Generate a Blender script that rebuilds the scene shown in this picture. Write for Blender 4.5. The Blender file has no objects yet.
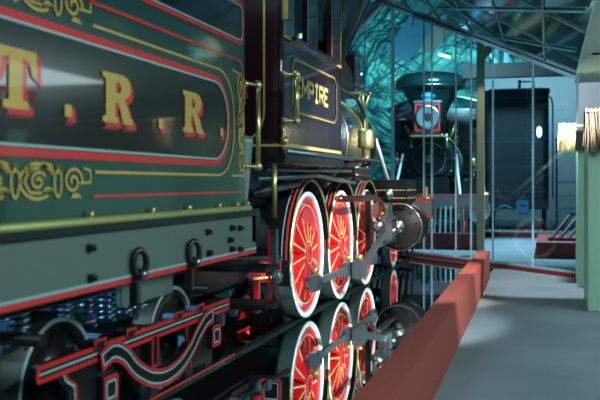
import bpy, bmesh, math, random
from mathutils import Vector, Matrix
from mathutils.geometry import tessellate_polygon
PI = math.pi
random.seed(7)
SC = bpy.context.scene
COL = SC.collection

# ------------------------------------------------------------------ camera
cam_d = bpy.data.cameras.new('camera')
cam = bpy.data.objects.new('camera', cam_d); COL.objects.link(cam)
SC.camera = cam
cam_d.sensor_width = 36; cam_d.lens = 870 / 600 * 36
cam_d.shift_y = -17 / 600
cam.location = (0, 0, 1.30)
YAW = math.atan(248 / 870)
cam.rotation_euler = (PI / 2, 0, YAW)
cam_d.clip_end = 200
cam_d.dof.use_dof = True
cam_d.dof.focus_distance = 8.8
cam_d.dof.aperture_fstop = 2.6

# ------------------------------------------------------------------ world, light, exposure
SC.view_settings.view_transform = 'Standard'
SC.view_settings.look = 'None'
SC.view_settings.gamma = 1
SC.view_settings.use_curve_mapping = False
SC.view_settings.exposure = 0.45
W = bpy.data.worlds.new('world'); SC.world = W; W.use_nodes = True
bg = W.node_tree.nodes['Background']
bg.inputs[0].default_value = (0.10, 0.30, 0.34, 1); bg.inputs[1].default_value = 0.22

def area(name, loc, target, size, power, col, size_y=None, spread=PI):
    d = bpy.data.lights.new(name, 'AREA'); d.energy = power; d.color = col
    d.shape = 'RECTANGLE'; d.size = size; d.size_y = size_y or size; d.spread = spread
    o = bpy.data.objects.new(name, d); COL.objects.link(o); o.location = loc
    o.rotation_euler = (Vector(target) - Vector(loc)).to_track_quat('-Z', 'Y').to_euler()
    return o
def spot(name, loc, target, power, col, ang, blend=0.3, r=0.06):
    d = bpy.data.lights.new(name, 'SPOT'); d.energy = power; d.color = col
    d.spot_size = math.radians(ang); d.spot_blend = blend; d.shadow_soft_size = r
    o = bpy.data.objects.new(name, d); COL.objects.link(o); o.location = loc
    o.rotation_euler = (Vector(target) - Vector(loc)).to_track_quat('-Z', 'Y').to_euler()
    return o
WARM = (1.0, 0.93, 0.82); TEAL = (0.35, 0.85, 1.0); COOL = (0.78, 0.95, 1.0)
# ceiling track spots that light the driving wheels and the cab
spot('track_and_fill_spot', (0.9, 6.2, 2.65), (-2.2, 8.2, 0.7), 620, COOL, 60)
spot('track_and_fill_spot', (0.9, 8.6, 2.65), (-2.2, 10.2, 0.7), 620, WARM, 60)
spot('track_and_fill_spot', (1.0, 3.0, 2.65), (-1.9, 4.6, 1.3), 90, COOL, 80)
spot('track_and_fill_spot', (1.2, 1.0, 2.65), (-1.9, 3.4, 1.5), 60, COOL, 90)
spot('track_and_fill_spot', (0.2, 6.5, 2.6), (-3.1, 12.3, 3.7), 200, (0.7, 1.0, 0.95), 26)  # added spot to brighten the smokestack
spot('hall_fill', (-0.3, 14.7, 3.6), (-1.17, 15.95, 1.8), 90, (1.0, 0.85, 0.7), 60)  # added, unseen spot that lights the wooden post
spot('blue_pit_lamp', (-3.0, 2.9, .45), (-2.5, 5.0, .65), 60, (0.2, 0.55, 1.0), 120)
spot('track_and_fill_spot', (-0.9, 12.0, 3.2), (-2.3, 13.0, 1.4), 300, WARM, 70)  # added spot to brighten the smokebox brace
spot('track_and_fill_spot', (-1.6, 3.4, 4.0), (-1.8, 6.6, 1.9), 160, WARM, 50)
area('ceiling_fill', (3.4, 6.5, 2.7), (3.4, 6.5, 0), 2.5, 260, (0.75, 0.97, 1.0), 9)  # added, unseen fill over the right side
area('ceiling_fill', (-3.0, 5.0, 4.3), (-3.0, 5.0, 0), 1.2, 160, (0.45, 0.9, 1.0), 12)  # added, unseen teal fill under the ceiling ridge
# carpet by the glass wall
spot('track_and_fill_spot', (0.1, 11.75, 2.72), (-0.1, 11.85, 0), 330, (0.86, 0.93, 1.0), 64, 0.06)
# added, unseen fills for the hall behind the glass
area('hall_fill', (-5.0, 28.6, 7.0), (-4.6, 35, 3.4), 6, 105, TEAL, 0.8)
area('hall_fill', (-6.5, 21.0, 5.5), (-7.5, 32, 4.5), 2, 170, TEAL, 0.8)
area('hall_fill', (-1.8, 17.6, 4.3), (-2.9, 22, 1.8), 1.2, 200, (0.6, 0.9, 1.0), 0.3)
spot('hall_fill', (0.6, 18.6, 5.2), (0.2, 17.9, 0), 2400, (0.82, 0.84, 1.0), 75, 0.5)
area('hall_fill', (0.0, 29.0, 5.0), (0.5, 31.6, 3.4), 4, 60, (0.85, 0.92, 1.0), 0.6)
spot('track_and_fill_spot', (-5.2, 9.0, 3.2), (-0.8, 11.5, 3.3), 170, (0.4, 0.9, 1.0), 90)  # added teal spot to brighten the mirror ceiling and seams
spot('track_and_fill_spot', (0.2, 5.0, 2.6), (0.9, 10.5, 1.2), 110, (0.95, 1.0, 0.95), 50)  # added spot to brighten the green cabinets
spot('track_and_fill_spot', (0.1, 10.9, 2.6), (0.25, 11.86, 1.9), 30, (1.0, 0.9, 0.7), 50)  # added warm spot for the golden straw

# ------------------------------------------------------------------ materials
def lin(c):
    return tuple(((v / 255 + 0.055) / 1.055) ** 2.4 if v / 255 > 0.04045 else v / 255 / 12.92 for v in c)
def mat(name, rgb, rough=0.4, metal=0.0, coat=0.0, noise=0.12, scale=14, bump=0.0, emit=None, estr=0):
    m = bpy.data.materials.new(name); m.use_nodes = True
    nt = m.node_tree; b = nt.nodes['Principled BSDF']
    c = lin(rgb)
    tc = nt.nodes.new('ShaderNodeTexCoord'); nz = nt.nodes.new('ShaderNodeTexNoise')
    nz.inputs['Scale'].default_value = scale; nz.inputs['Detail'].default_value = 4
    nt.links.new(tc.outputs['Object'], nz.inputs['Vector'])
    mx = nt.nodes.new('ShaderNodeMix'); mx.data_type = 'RGBA'
    mx.inputs[6].default_value = tuple(v * (1 - noise) for v in c) + (1,)
    mx.inputs[7].default_value = tuple(min(1, v * (1 + noise)) for v in c) + (1,)
    nt.links.new(nz.outputs['Fac'], mx.inputs[0]); nt.links.new(mx.outputs[2], b.inputs['Base Color'])
    b.inputs['Roughness'].default_value = rough; b.inputs['Metallic'].default_value = metal
    b.inputs['Coat Weight'].default_value = coat; b.inputs['Coat Roughness'].default_value = 0.05
    if bump:
        bp = nt.nodes.new('ShaderNodeBump'); bp.inputs['Strength'].default_value = bump
        bp.inputs['Distance'].default_value = 0.01
        nt.links.new(nz.outputs['Fac'], bp.inputs['Height']); nt.links.new(bp.outputs[0], b.inputs['Normal'])
    if emit:
        b.inputs['Emission Color'].default_value = lin(emit) + (1,); b.inputs['Emission Strength'].default_value = estr
    return m
M = {}
M['green'] = mat('tender_green', (26, 66, 58), 0.28, 0, 0.6)
M['greenb'] = mat('tender_panel_black', (16, 26, 26), 0.2, 0, 0.8)
M['beamgrey'] = mat('beam_charcoal', (92, 88, 92), 0.5, 0, 0.1)
M['greyg'] = mat('frame_grey', (92, 112, 106), 0.5, 0, 0.1, 0.08)
M['black'] = mat('black_iron', (20, 22, 24), 0.35, 0, 0.5)
M['cylmar'] = mat('cylinder_maroon', (15, 7, 8), 0.5, 0, 0.0)
M['iron'] = mat('dark_iron', (38, 46, 50), 0.4, 0.6)
M['russia'] = mat('boiler_iron', (70, 95, 115), 0.22, 0.85, 0.3)
M['stack'] = mat('stack_iron', (28, 60, 64), 0.2, 0.4, 0.6)
M['wine'] = mat('wine_paint', (48, 22, 32), 0.2, 0, 1.0)
M['winepanel'] = mat('wine_panel', (62, 34, 38), 0.3, 0, 0.8)
M['red'] = mat('lining_red', (212, 44, 46), 0.4, 0, 0.3)
M['dred'] = mat('letter_shade_maroon', (110, 34, 42), 0.5)
M['wred'] = mat('wheel_red', (232, 36, 50), 0.25, 0, 0.9)
M['white'] = mat('tyre_white', (235, 238, 240), 0.35, 0, 0.2, 0.03)
M['pale'] = mat('lining_pale', (150, 190, 190), 0.4, 0, 0.2, 0.05)
M['gold'] = mat('gold_leaf', (206, 174, 84), 0.4, 0.15, 0.2)
M['lgold'] = mat('lining_gold', (222, 190, 120), 0.4, 0.1, 0.2)
M['brass'] = mat('polished_brass', (226, 212, 150), 0.3, 0.85)
M['bead'] = mat('bead_brass', (206, 214, 140), 0.35, 0.6)
M['copper'] = mat('copper', (216, 128, 92), 0.25, 1.0)
M['steel'] = mat('bright_steel', (180, 192, 198), 0.28, 1.0)
M['rod'] = mat('rod_steel', (112, 128, 136), 0.33, 0.7)
M['tread'] = mat('tyre_tread', (58, 70, 68), 0.4, 0.5)
M['rail'] = mat('rail_steel', (46, 58, 62), 0.35, 0.8)
M['glasslens'] = mat('lens', (170, 185, 195), 0.1, 0.7)
M['barrier'] = mat('barrier_carpet', (136, 54, 43), 0.9, 0, 0, 0.16, 60, 0.6)
M['barrierd'] = mat('plinth_red', (118, 34, 36), 0.8, 0, 0, 0.15, 40)
M['cabinet'] = mat('cabinet_green', (150, 206, 172), 0.5, 0, 0.1, 0.08, 2)
M['cabinet2'] = mat('cabinet_grey_green', (132, 178, 156), 0.5, 0, 0.1, 0.10, 2)
M['soffit'] = mat('soffit_paint', (190, 216, 214), 0.8, 0, 0, 0.04)
M['wallpale'] = mat('pale_wall_paint', (180, 188, 196), 0.8, 0, 0, 0.05, 1)
M['walldark'] = mat('hall_wall_paint', (40, 92, 92), 0.6, 0, 0, 0.3, 1)
M['wood'] = mat('post_wood', (190, 158, 128), 0.7, 0, 0, 0.2, 8)
M['maroonbeam'] = mat('truss_beam', (36, 20, 30), 0.6)
M['bluesteel'] = mat('truss_blue', (52, 110, 146), 0.4, 0.3)
M['tealsteel'] = mat('girder_teal', (40, 92, 98), 0.4, 0.3)
M['mullion'] = mat('mullion_paint', (150, 185, 205), 0.35, 0.1, 0.3)
M['rail_paint'] = mat('top_rail_paint', (205, 222, 245), 0.25, 0.0, 0.8)
M['seam'] = mat('seam_strip', (84, 134, 142), 0.5)
M['navy'] = mat('tank_navy', (5, 18, 36), 0.6, 0.0, 0.05, 0.2, 6)
M['bluebox'] = mat('bracket_blue', (56, 112, 150), 0.4)
M['straw'] = mat('straw', (226, 206, 156), 0.9, 0, 0, 0.3, 40)
M['strawd'] = mat('straw_weathered', (98, 88, 74), 0.9, 0, 0, 0.3, 40)
M['gravel'] = mat('gravel', (170, 186, 186), 0.9, 0, 0, 0.3, 20)
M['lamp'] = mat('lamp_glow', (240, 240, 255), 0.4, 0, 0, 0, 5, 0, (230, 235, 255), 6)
M['bluepanel'] = mat('blue_grey_panel', (80, 120, 140), 0.35, 0.2, 0.3)
M['skylight'] = mat('pale_blue_panel', (205, 215, 205), 0.5, 0, 0.1, 0.1, 2)
M['boot'] = mat('pale_green_enamel', (128, 160, 152), 0.3, 0.2, 0.5)

def mirror_mat(name, rgb, rough):
    m = bpy.data.materials.new(name); m.use_nodes = True; nt = m.node_tree
    b = nt.nodes['Principled BSDF']; b.inputs['Metallic'].default_value = 1
    b.inputs['Base Color'].default_value = lin(rgb) + (1,); b.inputs['Roughness'].default_value = rough
    tc = nt.nodes.new('ShaderNodeTexCoord'); nz = nt.nodes.new('ShaderNodeTexNoise')
    nz.inputs['Scale'].default_value = 1.3
    nt.links.new(tc.outputs['Object'], nz.inputs['Vector'])
    bp = nt.nodes.new('ShaderNodeBump'); bp.inputs['Strength'].default_value = 0.04; bp.inputs['Distance'].default_value = 0.02
    nt.links.new(nz.outputs['Fac'], bp.inputs['Height']); nt.links.new(bp.outputs[0], b.inputs['Normal'])
    return m
M['mirror'] = mirror_mat('floor_mirror', (205, 226, 228), 0.015)
M['ceilmirror'] = mirror_mat('ceiling_mirror', (62, 136, 152), 0.09)
M['ceilmirror'].node_tree.nodes['Principled BSDF'].inputs['Metallic'].default_value = 0.8

def carpet_mat():
    m = bpy.data.materials.new('carpet'); m.use_nodes = True; nt = m.node_tree
    b = nt.nodes['Principled BSDF']; b.inputs['Roughness'].default_value = 0.95
    tc = nt.nodes.new('ShaderNodeTexCoord')
    n1 = nt.nodes.new('ShaderNodeTexNoise'); n1.inputs['Scale'].default_value = 1.2
    w = nt.nodes.new('ShaderNodeTexWave'); w.inputs['Scale'].default_value = 22; w.inputs['Distortion'].default_value = 1.5
    n2 = nt.nodes.new('ShaderNodeTexNoise'); n2.inputs['Scale'].default_value = 90
    for n in (n1, w, n2): nt.links.new(tc.outputs['Object'], n.inputs['Vector'])
    ad = nt.nodes.new('ShaderNodeMath'); ad.operation = 'ADD'
    nt.links.new(n1.outputs['Fac'], ad.inputs[0])
    ml = nt.nodes.new('ShaderNodeMath'); ml.operation = 'MULTIPLY'; ml.inputs[1].default_value = 0.18
    nt.links.new(w.outputs['Fac'], ml.inputs[0]); nt.links.new(ml.outputs[0], ad.inputs[1])
    r = nt.nodes.new('ShaderNodeValToRGB')
    r.color_ramp.elements[0].color = lin((94, 108, 113)) + (1,); r.color_ramp.elements[0].position = 0.3
    r.color_ramp.elements[1].color = lin((116, 128, 134)) + (1,); r.color_ramp.elements[1].position = 0.85
    nt.links.new(ad.outputs[0], r.inputs[0]); nt.links.new(r.outputs[0], b.inputs['Base Color'])
    bp = nt.nodes.new('ShaderNodeBump'); bp.inputs['Strength'].default_value = 0.4; bp.inputs['Distance'].default_value = 0.01
    nt.links.new(n2.outputs['Fac'], bp.inputs['Height']); nt.links.new(bp.outputs[0], b.inputs['Normal'])
    return m
M['carpet'] = carpet_mat()

def ripple_mat():  # swirled teal tones imitate mirrored reflections in the wall colour
    m = bpy.data.materials.new('painted_teal_reflections'); m.use_nodes = True; nt = m.node_tree
    b = nt.nodes['Principled BSDF']; b.inputs['Roughness'].default_value = 0.3; b.inputs['Metallic'].default_value = 0.5
    tc = nt.nodes.new('ShaderNodeTexCoord')
    w = nt.nodes.new('ShaderNodeTexNoise'); w.inputs['Scale'].default_value = 0.45; w.inputs['Distortion'].default_value = 5; w.inputs['Detail'].default_value = 2
    n = nt.nodes.new('ShaderNodeTexNoise'); n.inputs['Scale'].default_value = 0.7; n.inputs['Detail'].default_value = 6
    for k in (w, n): nt.links.new(tc.outputs['Object'], k.inputs['Vector'])
    r = nt.nodes.new('ShaderNodeValToRGB')
    r.color_ramp.elements[0].color = lin((26, 84, 94)) + (1,); r.color_ramp.elements[0].position = 0.38
    r.color_ramp.elements[1].color = lin((120, 190, 172)) + (1,); r.color_ramp.elements[1].position = 0.62
    nt.links.new(n.outputs['Fac'], r.inputs[0]); nt.links.new(r.outputs[0], b.inputs['Base Color'])
    bp = nt.nodes.new('ShaderNodeBump'); bp.inputs['Strength'].default_value = 1; bp.inputs['Distance'].default_value = 0.10
    nt.links.new(w.outputs['Fac'], bp.inputs['Height']); nt.links.new(bp.outputs[0], b.inputs['Normal'])
    n.inputs['Distortion'].default_value = 1.2
    return m
M['ripple'] = ripple_mat()

def glass_mat():
    m = bpy.data.materials.new('teal_glass'); m.use_nodes = True; nt = m.node_tree
    nt.nodes.clear(); out = nt.nodes.new('ShaderNodeOutputMaterial')
    t = nt.nodes.new('ShaderNodeBsdfTransparent'); t.inputs[0].default_value = (0.72, 0.96, 1.0, 1)
    g = nt.nodes.new('ShaderNodeBsdfGlossy'); g.inputs[0].default_value = (0.8, 1, 1, 1); g.inputs['Roughness'].default_value = 0.02
    lw0 = nt.nodes.new('ShaderNodeLayerWeight'); lw0.inputs[0].default_value = 0.5
    pw = nt.nodes.new('ShaderNodeMath'); pw.operation = 'POWER'; pw.inputs[1].default_value = 3.0
    nt.links.new(lw0.outputs['Facing'], pw.inputs[0])
    lw = nt.nodes.new('ShaderNodeMath'); lw.operation = 'MULTIPLY_ADD'; lw.inputs[1].default_value = 0.5; lw.inputs[2].default_value = 0.03
    nt.links.new(pw.outputs[0], lw.inputs[0])
    mx = nt.nodes.new('ShaderNodeMixShader')
    nt.links.new(lw.outputs[0], mx.inputs[0]); nt.links.new(t.outputs[0], mx.inputs[1]); nt.links.new(g.outputs[0], mx.inputs[2])
    nt.links.new(mx.outputs[0], out.inputs[0])
    return m
M['glass'] = glass_mat()

# ------------------------------------------------------------------ mesh builder
class MB:
    def __init__(s): s.v = []; s.f = []; s.fm = []; s.sm = []; s.mats = []
    def mi(s, m):
        if m not in s.mats: s.mats.append(m)
        return s.mats.index(m)
    def face(s, pts, m, smooth=False):
        b = len(s.v); s.v += [tuple(p) for p in pts]; s.f.append(tuple(range(b, b + len(pts)))); s.fm.append(s.mi(m)); s.sm.append(smooth)
    def raw(s, verts, faces, m, smooth=False):
        b = len(s.v); s.v += [tuple(p) for p in verts]; i = s.mi(m)
        for f in faces: s.f.append(tuple(b + k for k in f)); s.fm.append(i); s.sm.append(smooth)
    def box(s, x0, x1, y0, y1, z0, z1, m):
        v = [(x, y, z) for x in (x0, x1) for y in (y0, y1) for z in (z0, z1)]
        s.raw(v, [(0, 1, 3, 2), (4, 6, 7, 5), (0, 4, 5, 1), (2, 3, 7, 6), (0, 2, 6, 4), (1, 5, 7, 3)], m); return s
    def bbox(s, x0, x1, y0, y1, z0, z1, m, b=0.01):      # box with bevelled edges
        bm = bmesh.new(); bmesh.ops.create_cube(bm, size=1)
        for v in bm.verts:
            v.co = Vector(((x0 + x1) / 2 + v.co.x * (x1 - x0), (y0 + y1) / 2 + v.co.y * (y1 - y0), (z0 + z1) / 2 + v.co.z * (z1 - z0)))
        bmesh.ops.bevel(bm, geom=bm.edges[:], offset=b, segments=2, affect='EDGES')
        bm.verts.ensure_lookup_table(); bm.verts.index_update()
        s.raw([v.co.copy() for v in bm.verts], [[v.index for v in f.verts] for f in bm.faces], m); bm.free(); return s
    def bar(s, p0, p1, w, h, m, up=(0, 0, 1)):
        p0 = Vector(p0); p1 = Vector(p1); d = (p1 - p0).normalized(); u = Vector(up)
        if abs(d.dot(u)) > 0.99: u = Vector((1, 0, 0))
        a = d.cross(u).normalized(); u = a.cross(d).normalized()
        v = [p + a * (sx * w / 2) + u * (sz * h / 2) for p in (p0, p1) for sx, sz in ((-1, -1), (1, -1), (1, 1), (-1, 1))]
        s.raw(v, [(0, 1, 2, 3), (7, 6, 5, 4), (0, 4, 5, 1), (1, 5, 6, 2), (2, 6, 7, 3), (3, 7, 4, 0)], m); return s
    def tube(s, pts, r, m, n=10, closed=False, caps=True):
        pts = [Vector(p) for p in pts]; N = len(pts); rings = []; pu = None
        for i, p in enumerate(pts):
            if closed: d = pts[(i + 1) % N] - pts[i - 1]
            else: d = pts[min(i + 1, N - 1)] - pts[max(i - 1, 0)]
            d.normalize()
            if pu is None:
                pu = Vector((0, 0, 1)) if abs(d.z) < 0.9 else Vector((1, 0, 0))
            a = d.cross(pu).normalized(); u = a.cross(d).normalized(); pu = u
            rr = r[i] if isinstance(r, (list, tuple)) else r
            rings.append([p + a * (rr * math.cos(t)) + u * (rr * math.sin(t)) for t in [2 * PI * k / n for k in range(n)]])
        vs = [q for R_ in rings for q in R_]; fs = []
        for i in range(N if closed else N - 1):
            j = (i + 1) % N
            for k in range(n): fs.append((i * n + k, i * n + (k + 1) % n, j * n + (k + 1) % n, j * n + k))
        s.raw(vs, fs, m, True)
        if caps and not closed:
            s.face(rings[0][::-1], m); s.face(rings[-1], m)
        return s
    def lathe(s, prof, o, axis, m, n=36, a0=0.0, a1=2 * PI, mats=None, smooth=True):
        """prof: list of (distance along axis, radius); axis 'x','y','z' or '-x' (mirrored)"""
        o = Vector(o); full = abs(a1 - a0 - 2 * PI) < 1e-6; cnt = n if full else n + 1
        def P(h, r, t):
            c, q = r * math.cos(t), r * math.sin(t)
            if axis == 'x': return o + Vector((h, c, q))
            if axis == '-x': return o + Vector((-h, c, q))
            if axis == 'y': return o + Vector((c, h, q))
            return o + Vector((c, q, h))
        for i in range(len(prof) - 1):
            mm = mats[i] if mats else m
            if mm is None: continue
            (h0, r0), (h1, r1) = prof[i], prof[i + 1]
            vs = []; fs = []
            for k in range(cnt):
                t = a0 + (a1 - a0) * k / n; vs += [P(h0, r0, t), P(h1, r1, t)]
            for k in range(n):
                a, b_ = 2 * k, 2 * ((k + 1) % cnt)
                if r0 < 1e-6: fs.append((a, a + 1, b_ + 1))
                elif r1 < 1e-6: fs.append((a, a + 1, b_))
                else: fs.append((a, a + 1, b_ + 1, b_))
            s.raw(vs, fs, mm, smooth)
        return s
    def ribbon(s, path, w, plane, m, closed=False):
        P = [Vector(p) for p in path]; N = len(P); L = []; R_ = []
        for i in range(N):
            if closed: a = P[i] - P[i - 1]; b = P[(i + 1) % N] - P[i]
            else:
                a = P[i] - P[max(i - 1, 0)]; b = P[min(i + 1, N - 1)] - P[i]
                if a.length < 1e-9: a = b
                if b.length < 1e-9: b = a
            a = a.normalized(); b = b.normalized(); d = (a + b)
            if d.length < 1e-6: d = a
            d.normalize(); nrm = Vector((-d.y, d.x)); k = 1 / max(0.4, nrm.dot(Vector((-a.y, a.x))))
            L.append(P[i] + nrm * (w / 2 * k)); R_.append(P[i] - nrm * (w / 2 * k))
        vs = [plane(q.x, q.y) for q in L] + [plane(q.x, q.y) for q in R_]
        fs = [(i, (i + 1) % N, N + (i + 1) % N, N + i) for i in range(N if closed else N - 1)]
        s.raw(vs, fs, m); return s
    def poly(s, outer, holes, plane, m, thick=None):
        loops = [[Vector((p[0], p[1], 0)) for p in outer]] + [[Vector((p[0], p[1], 0)) for p in h] for h in holes]
        tris = tessellate_polygon(loops); flat = [p for l in loops for p in l]
        s.raw([plane(p.x, p.y) for p in flat], tris, m)
        if thick:
            s.raw([thick(p.x, p.y) for p in flat], [t[::-1] for t in tris], m)
            for l in loops:
                n = len(l)
                s.raw([plane(p.x, p.y) for p in l] + [thick(p.x, p.y) for p in l], [(i, (i + 1) % n, n + (i + 1) % n, n + i) for i in range(n)], m)
        return s
    def build(s, name, parent=None, label=None):
        me = bpy.data.meshes.new(name)
        off = Vector((0, 0, 0)); p = parent
        while p is not None: off += p.location; p = p.parent
        vs = [Vector(v) for v in s.v]
        loc = Vector((0, 0, 0))
        if parent is None and vs:   # origin at the base centre
            lo = Vector([min(v[i] for v in vs) for i in range(3)]); hi = Vector([max(v[i] for v in vs) for i in range(3)])
            loc = Vector(((lo.x + hi.x) / 2, (lo.y + hi.y) / 2, lo.z)); off = loc
        me.from_pydata([v - off for v in vs], [], s.f)
        for m in s.mats: me.materials.append(M[m])
        for i, p_ in enumerate(me.polygons): p_.material_index = s.fm[i]; p_.use_smooth = s.sm[i]
        bm = bmesh.new(); bm.from_mesh(me)
        bmesh.ops.remove_doubles(bm, verts=bm.verts[:], dist=1e-5)
        bmesh.ops.recalc_face_normals(bm, faces=bm.faces[:])
        bm.to_mesh(me); bm.free(); me.update()
        o = bpy.data.objects.new(name, me); COL.objects.link(o); o.location = loc
        if parent is not None: o.parent = parent
        if label: o['label'] = label
        return o

def thing(name, label, cat, loc, group=None):
    o = bpy.data.objects.new(name, None); COL.objects.link(o); o.location = loc
    o['label'] = label; o['category'] = cat
    if group: o['group'] = group
    o.empty_display_size = 0.2
    return o
def tag(o, label, cat, group=None, kind=None):
    o['label'] = label; o['category'] = cat
    if group: o['group'] = group
    if kind: o['kind'] = kind
    return o
def struct(o): o['kind'] = 'structure'; return o
def arc(cx, cy, r, a0, a1, n=10, ry=None):
    return [(cx + r * math.cos(math.radians(a0 + (a1 - a0) * i / n)), cy + (ry or r) * math.sin(math.radians(a0 + (a1 - a0) * i / n))) for i in range(n + 1)]
def rrect(x0, x1, y0, y1, r, n=8):
    return arc(x1 - r, y1 - r, r, 90, 0, n) + arc(x1 - r, y0 + r, r, 0, -90, n) + arc(x0 + r, y0 + r, r, -90, -180, n) + arc(x0 + r, y1 - r, r, 180, 90, n)
def smooth_path(pts, k=6):
    P = [Vector(p) for p in pts]; out = []
    for i in range(len(P) - 1):
        a = P[max(i - 1, 0)]; b = P[i]; c = P[i + 1]; d = P[min(i + 2, len(P) - 1)]
        for j in range(k):
            t = j / k
            out.append(0.5 * ((2 * b) + (c - a) * t + (2 * a - 5 * b + 4 * c - d) * t * t + (3 * b - a - 3 * c + d) * t ** 3))
    out.append(P[-1]); return out

# ------------------------------------------------------------------ setting
GA = Vector((0.394, 12.478)); GB = Vector((-3.448, 16.741)); GD = (GB - GA).normalized()   # foot of the glass wall
def gpt(x):  # y on the glass wall line
    return GA.y + (x - GA.x) * GD.y / GD.x
CEZ = lambda x: 2.77 + 0.575 * (0.38 - x) if x > -3.0 else 2.77 + 0.575 * 3.38 - 0.575 * (-3.0 - x)

o = MB(); xs = -0.80
o.face([(xs, -5, 0), (8, -5, 0), (8, 40, 0), (xs, 40, 0)], 'carpet')
yq = gpt(-12)
o.face([(xs, gpt(xs), 0), (xs, 40, 0), (-12, 40, 0), (-12, gpt(-12), 0)], 'carpet')
struct(o.build('floor'))
o = MB(); o.face([(-12, -5, -0.02), (-0.7, -5, -0.02), (-0.7, gpt(-0.7), -0.02), (-12, yq, -0.02)], 'mirror')
struct(o.build('floor'))
# sloped mirror ceiling over the exhibit
o = MB()
for a, b in ((0.38, -3.0), (-3.0, -9.0)):
    v = [(a, -5, CEZ(a)), (a, gpt(a), CEZ(a)), (b, gpt(b), CEZ(b)), (b, -5, CEZ(b))]
    o.face(v, 'ceilmirror'); o.face([(x, y, z + 0.05) for x, y, z in v], 'ceilmirror')
struct(o.build('ceiling'))
o = MB(); o.box(0.38, 8, -5, 13.4, 2.77, 2.9, 'soffit'); struct(o.build('ceiling'))
o = MB(); o.box(0.36, 0.385, -5, 12.48, 2.74, 2.92, 'soffit'); struct(o.build('trim_1'))
# seams across the mirror ceiling
k = 2
for y in (1, 3, 5, 7, 9, 11.02, 13.1):
    o = MB()
    xe = -3.0 if y < 12.5 else -2.9
    xr = 0.36
    if y > 12.4: xr = GA.x - (y - GA.y) * abs(GD.x / GD.y) - 0.05
    o.bar((xr, y, CEZ(xr) - 0.012), (-3.0, y, CEZ(-3.0) - 0.012), 0.03, 0.012, 'seam')
    struct(o.build('trim_%d' % k)); k += 1
for x in (-0.05, -0.6, -1.15, -1.7, -2.3, -2.95):
    o = MB(); o.bar((x, -4, CEZ(x) - 0.012), (x, gpt(x) - 0.1, CEZ(x) - 0.012), 0.022, 0.012, 'seam')
    struct(o.build('trim_%d' % k)); k += 1
for x0, y0, x1, y1 in ((0.3, 8.0, -1.6, 13.0), (0.3, 10.4, -0.9, 13.2), (-0.3, 7.5, -2.6, 13.6), (-0.2, 5.0, -2.8, 8.6), (-2.6, 9.5, -0.6, 13.0)):
    o = MB(); o.bar((x0, y0, CEZ(x0) - 0.02), (x1, y1, CEZ(x1) - 0.02), 0.025, 0.02, 'seam')
    struct(o.build('trim_%d' % k)); k += 1
# walls
o = MB(); o.face([(-12, -5, -0.1), (8, -5, -0.1), (8, -5, 7), (-12, -5, 7)], 'walldark'); struct(o.build('wall_front'))
o = MB(); o.face([(7.5, -5, 0), (7.5, 40, 0), (7.5, 40, 7), (7.5, -5, 7)], 'cabinet2'); struct(o.build('wall_right'))
o = MB(); o.face([(-9, -5, -0.1), (-9, 40, -0.1), (-9, 40, 8), (-9, -5, 8)], 'walldark'); struct(o.build('wall_left'))
o = MB(); o.face([(-12, 35, 0), (8, 35, 0), (8, 35, 9), (-12, 35, 9)], 'ripple'); struct(o.build('wall_back'))
o = MB(); o.box(-2.2, 7.4, 31.6, 31.8, 0, 5.2, 'wallpale'); struct(o.build('wall_middle'))
o = MB(); o.face([(-12, 13, 8.5), (8, 13, 8.5), (8, 35, 8.5), (-12, 35, 8.5)], 'walldark'); struct(o.build('ceiling'))

# glass wall in place of a mirror; some solids behind stand for reflections
gw = thing('window_1', 'tall teal glass wall of narrow panels in steel framing', 'window', (GA.x, GA.y, 0))
del gw['category']; del gw['label']; gw['kind'] = 'structure'
def gp(x, z, off=0.0):
    nrm = Vector((-GD.y, GD.x)) if (-GD.y) < 0 else Vector((GD.y, -GD.x))
    return (x + nrm.x * 0 , gpt(x) + off, z)
o = MB()
xl = -7.5
for d in (0.0, 0.012):
    o.face([(GA.x, GA.y + d, 0.06), (GA.x, GA.y + d, CEZ(GA.x) - 0.03), (-3.0, gpt(-3.0) + d, CEZ(-3.0) - 0.03), (xl, gpt(xl) + d, CEZ(xl) - 0.03), (xl, gpt(xl) + d, 0.06)], 'glass')
o.build('glass_pane', gw)
for px, x, w in ((365, -3.448, .022), (393, -2.763, .055), (424, -2.086, .028), (432, -1.923, .03), (456, -1.463, .024), (471, -1.19, .03), (493, -0.822, .03), (533, -0.211, .03), (578, 0.385, .035), (300, -5, .04), (250, -6.4, .04)):
    o = MB(); o.bar((x, gpt(x) - 0.02, 0.02), (x, gpt(x) - 0.02, CEZ(x) - 0.02), w, w, 'mullion', up=(1, 0, 0)); o.build('mullion', gw)
o = MB()
o.bar((GA.x, GA.y - 0.03, CEZ(GA.x) - 0.03), (-3.0, gpt(-3.0) - 0.03, CEZ(-3.0) - 0.03), 0.06, 0.05, 'rail_paint')
o.bar((-3.0, gpt(-3.0) - 0.03, CEZ(-3.0) - 0.03), (xl, gpt(xl) - 0.03, CEZ(xl) - 0.03), 0.06, 0.05, 'rail_paint')
o.build('top_rail', gw)
o = MB(); o.bar((GA.x, GA.y, 0.075), (xl, gpt(xl), 0.075), 0.05, 0.03, 'mullion'); o.build('bottom_rail', gw)
o = MB(); o.bar((GA.x, GA.y, 0.03), (xl, gpt(xl), 0.03), 0.09, 0.06, 'barrierd'); struct(o.build('baseboard_back'))

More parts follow.
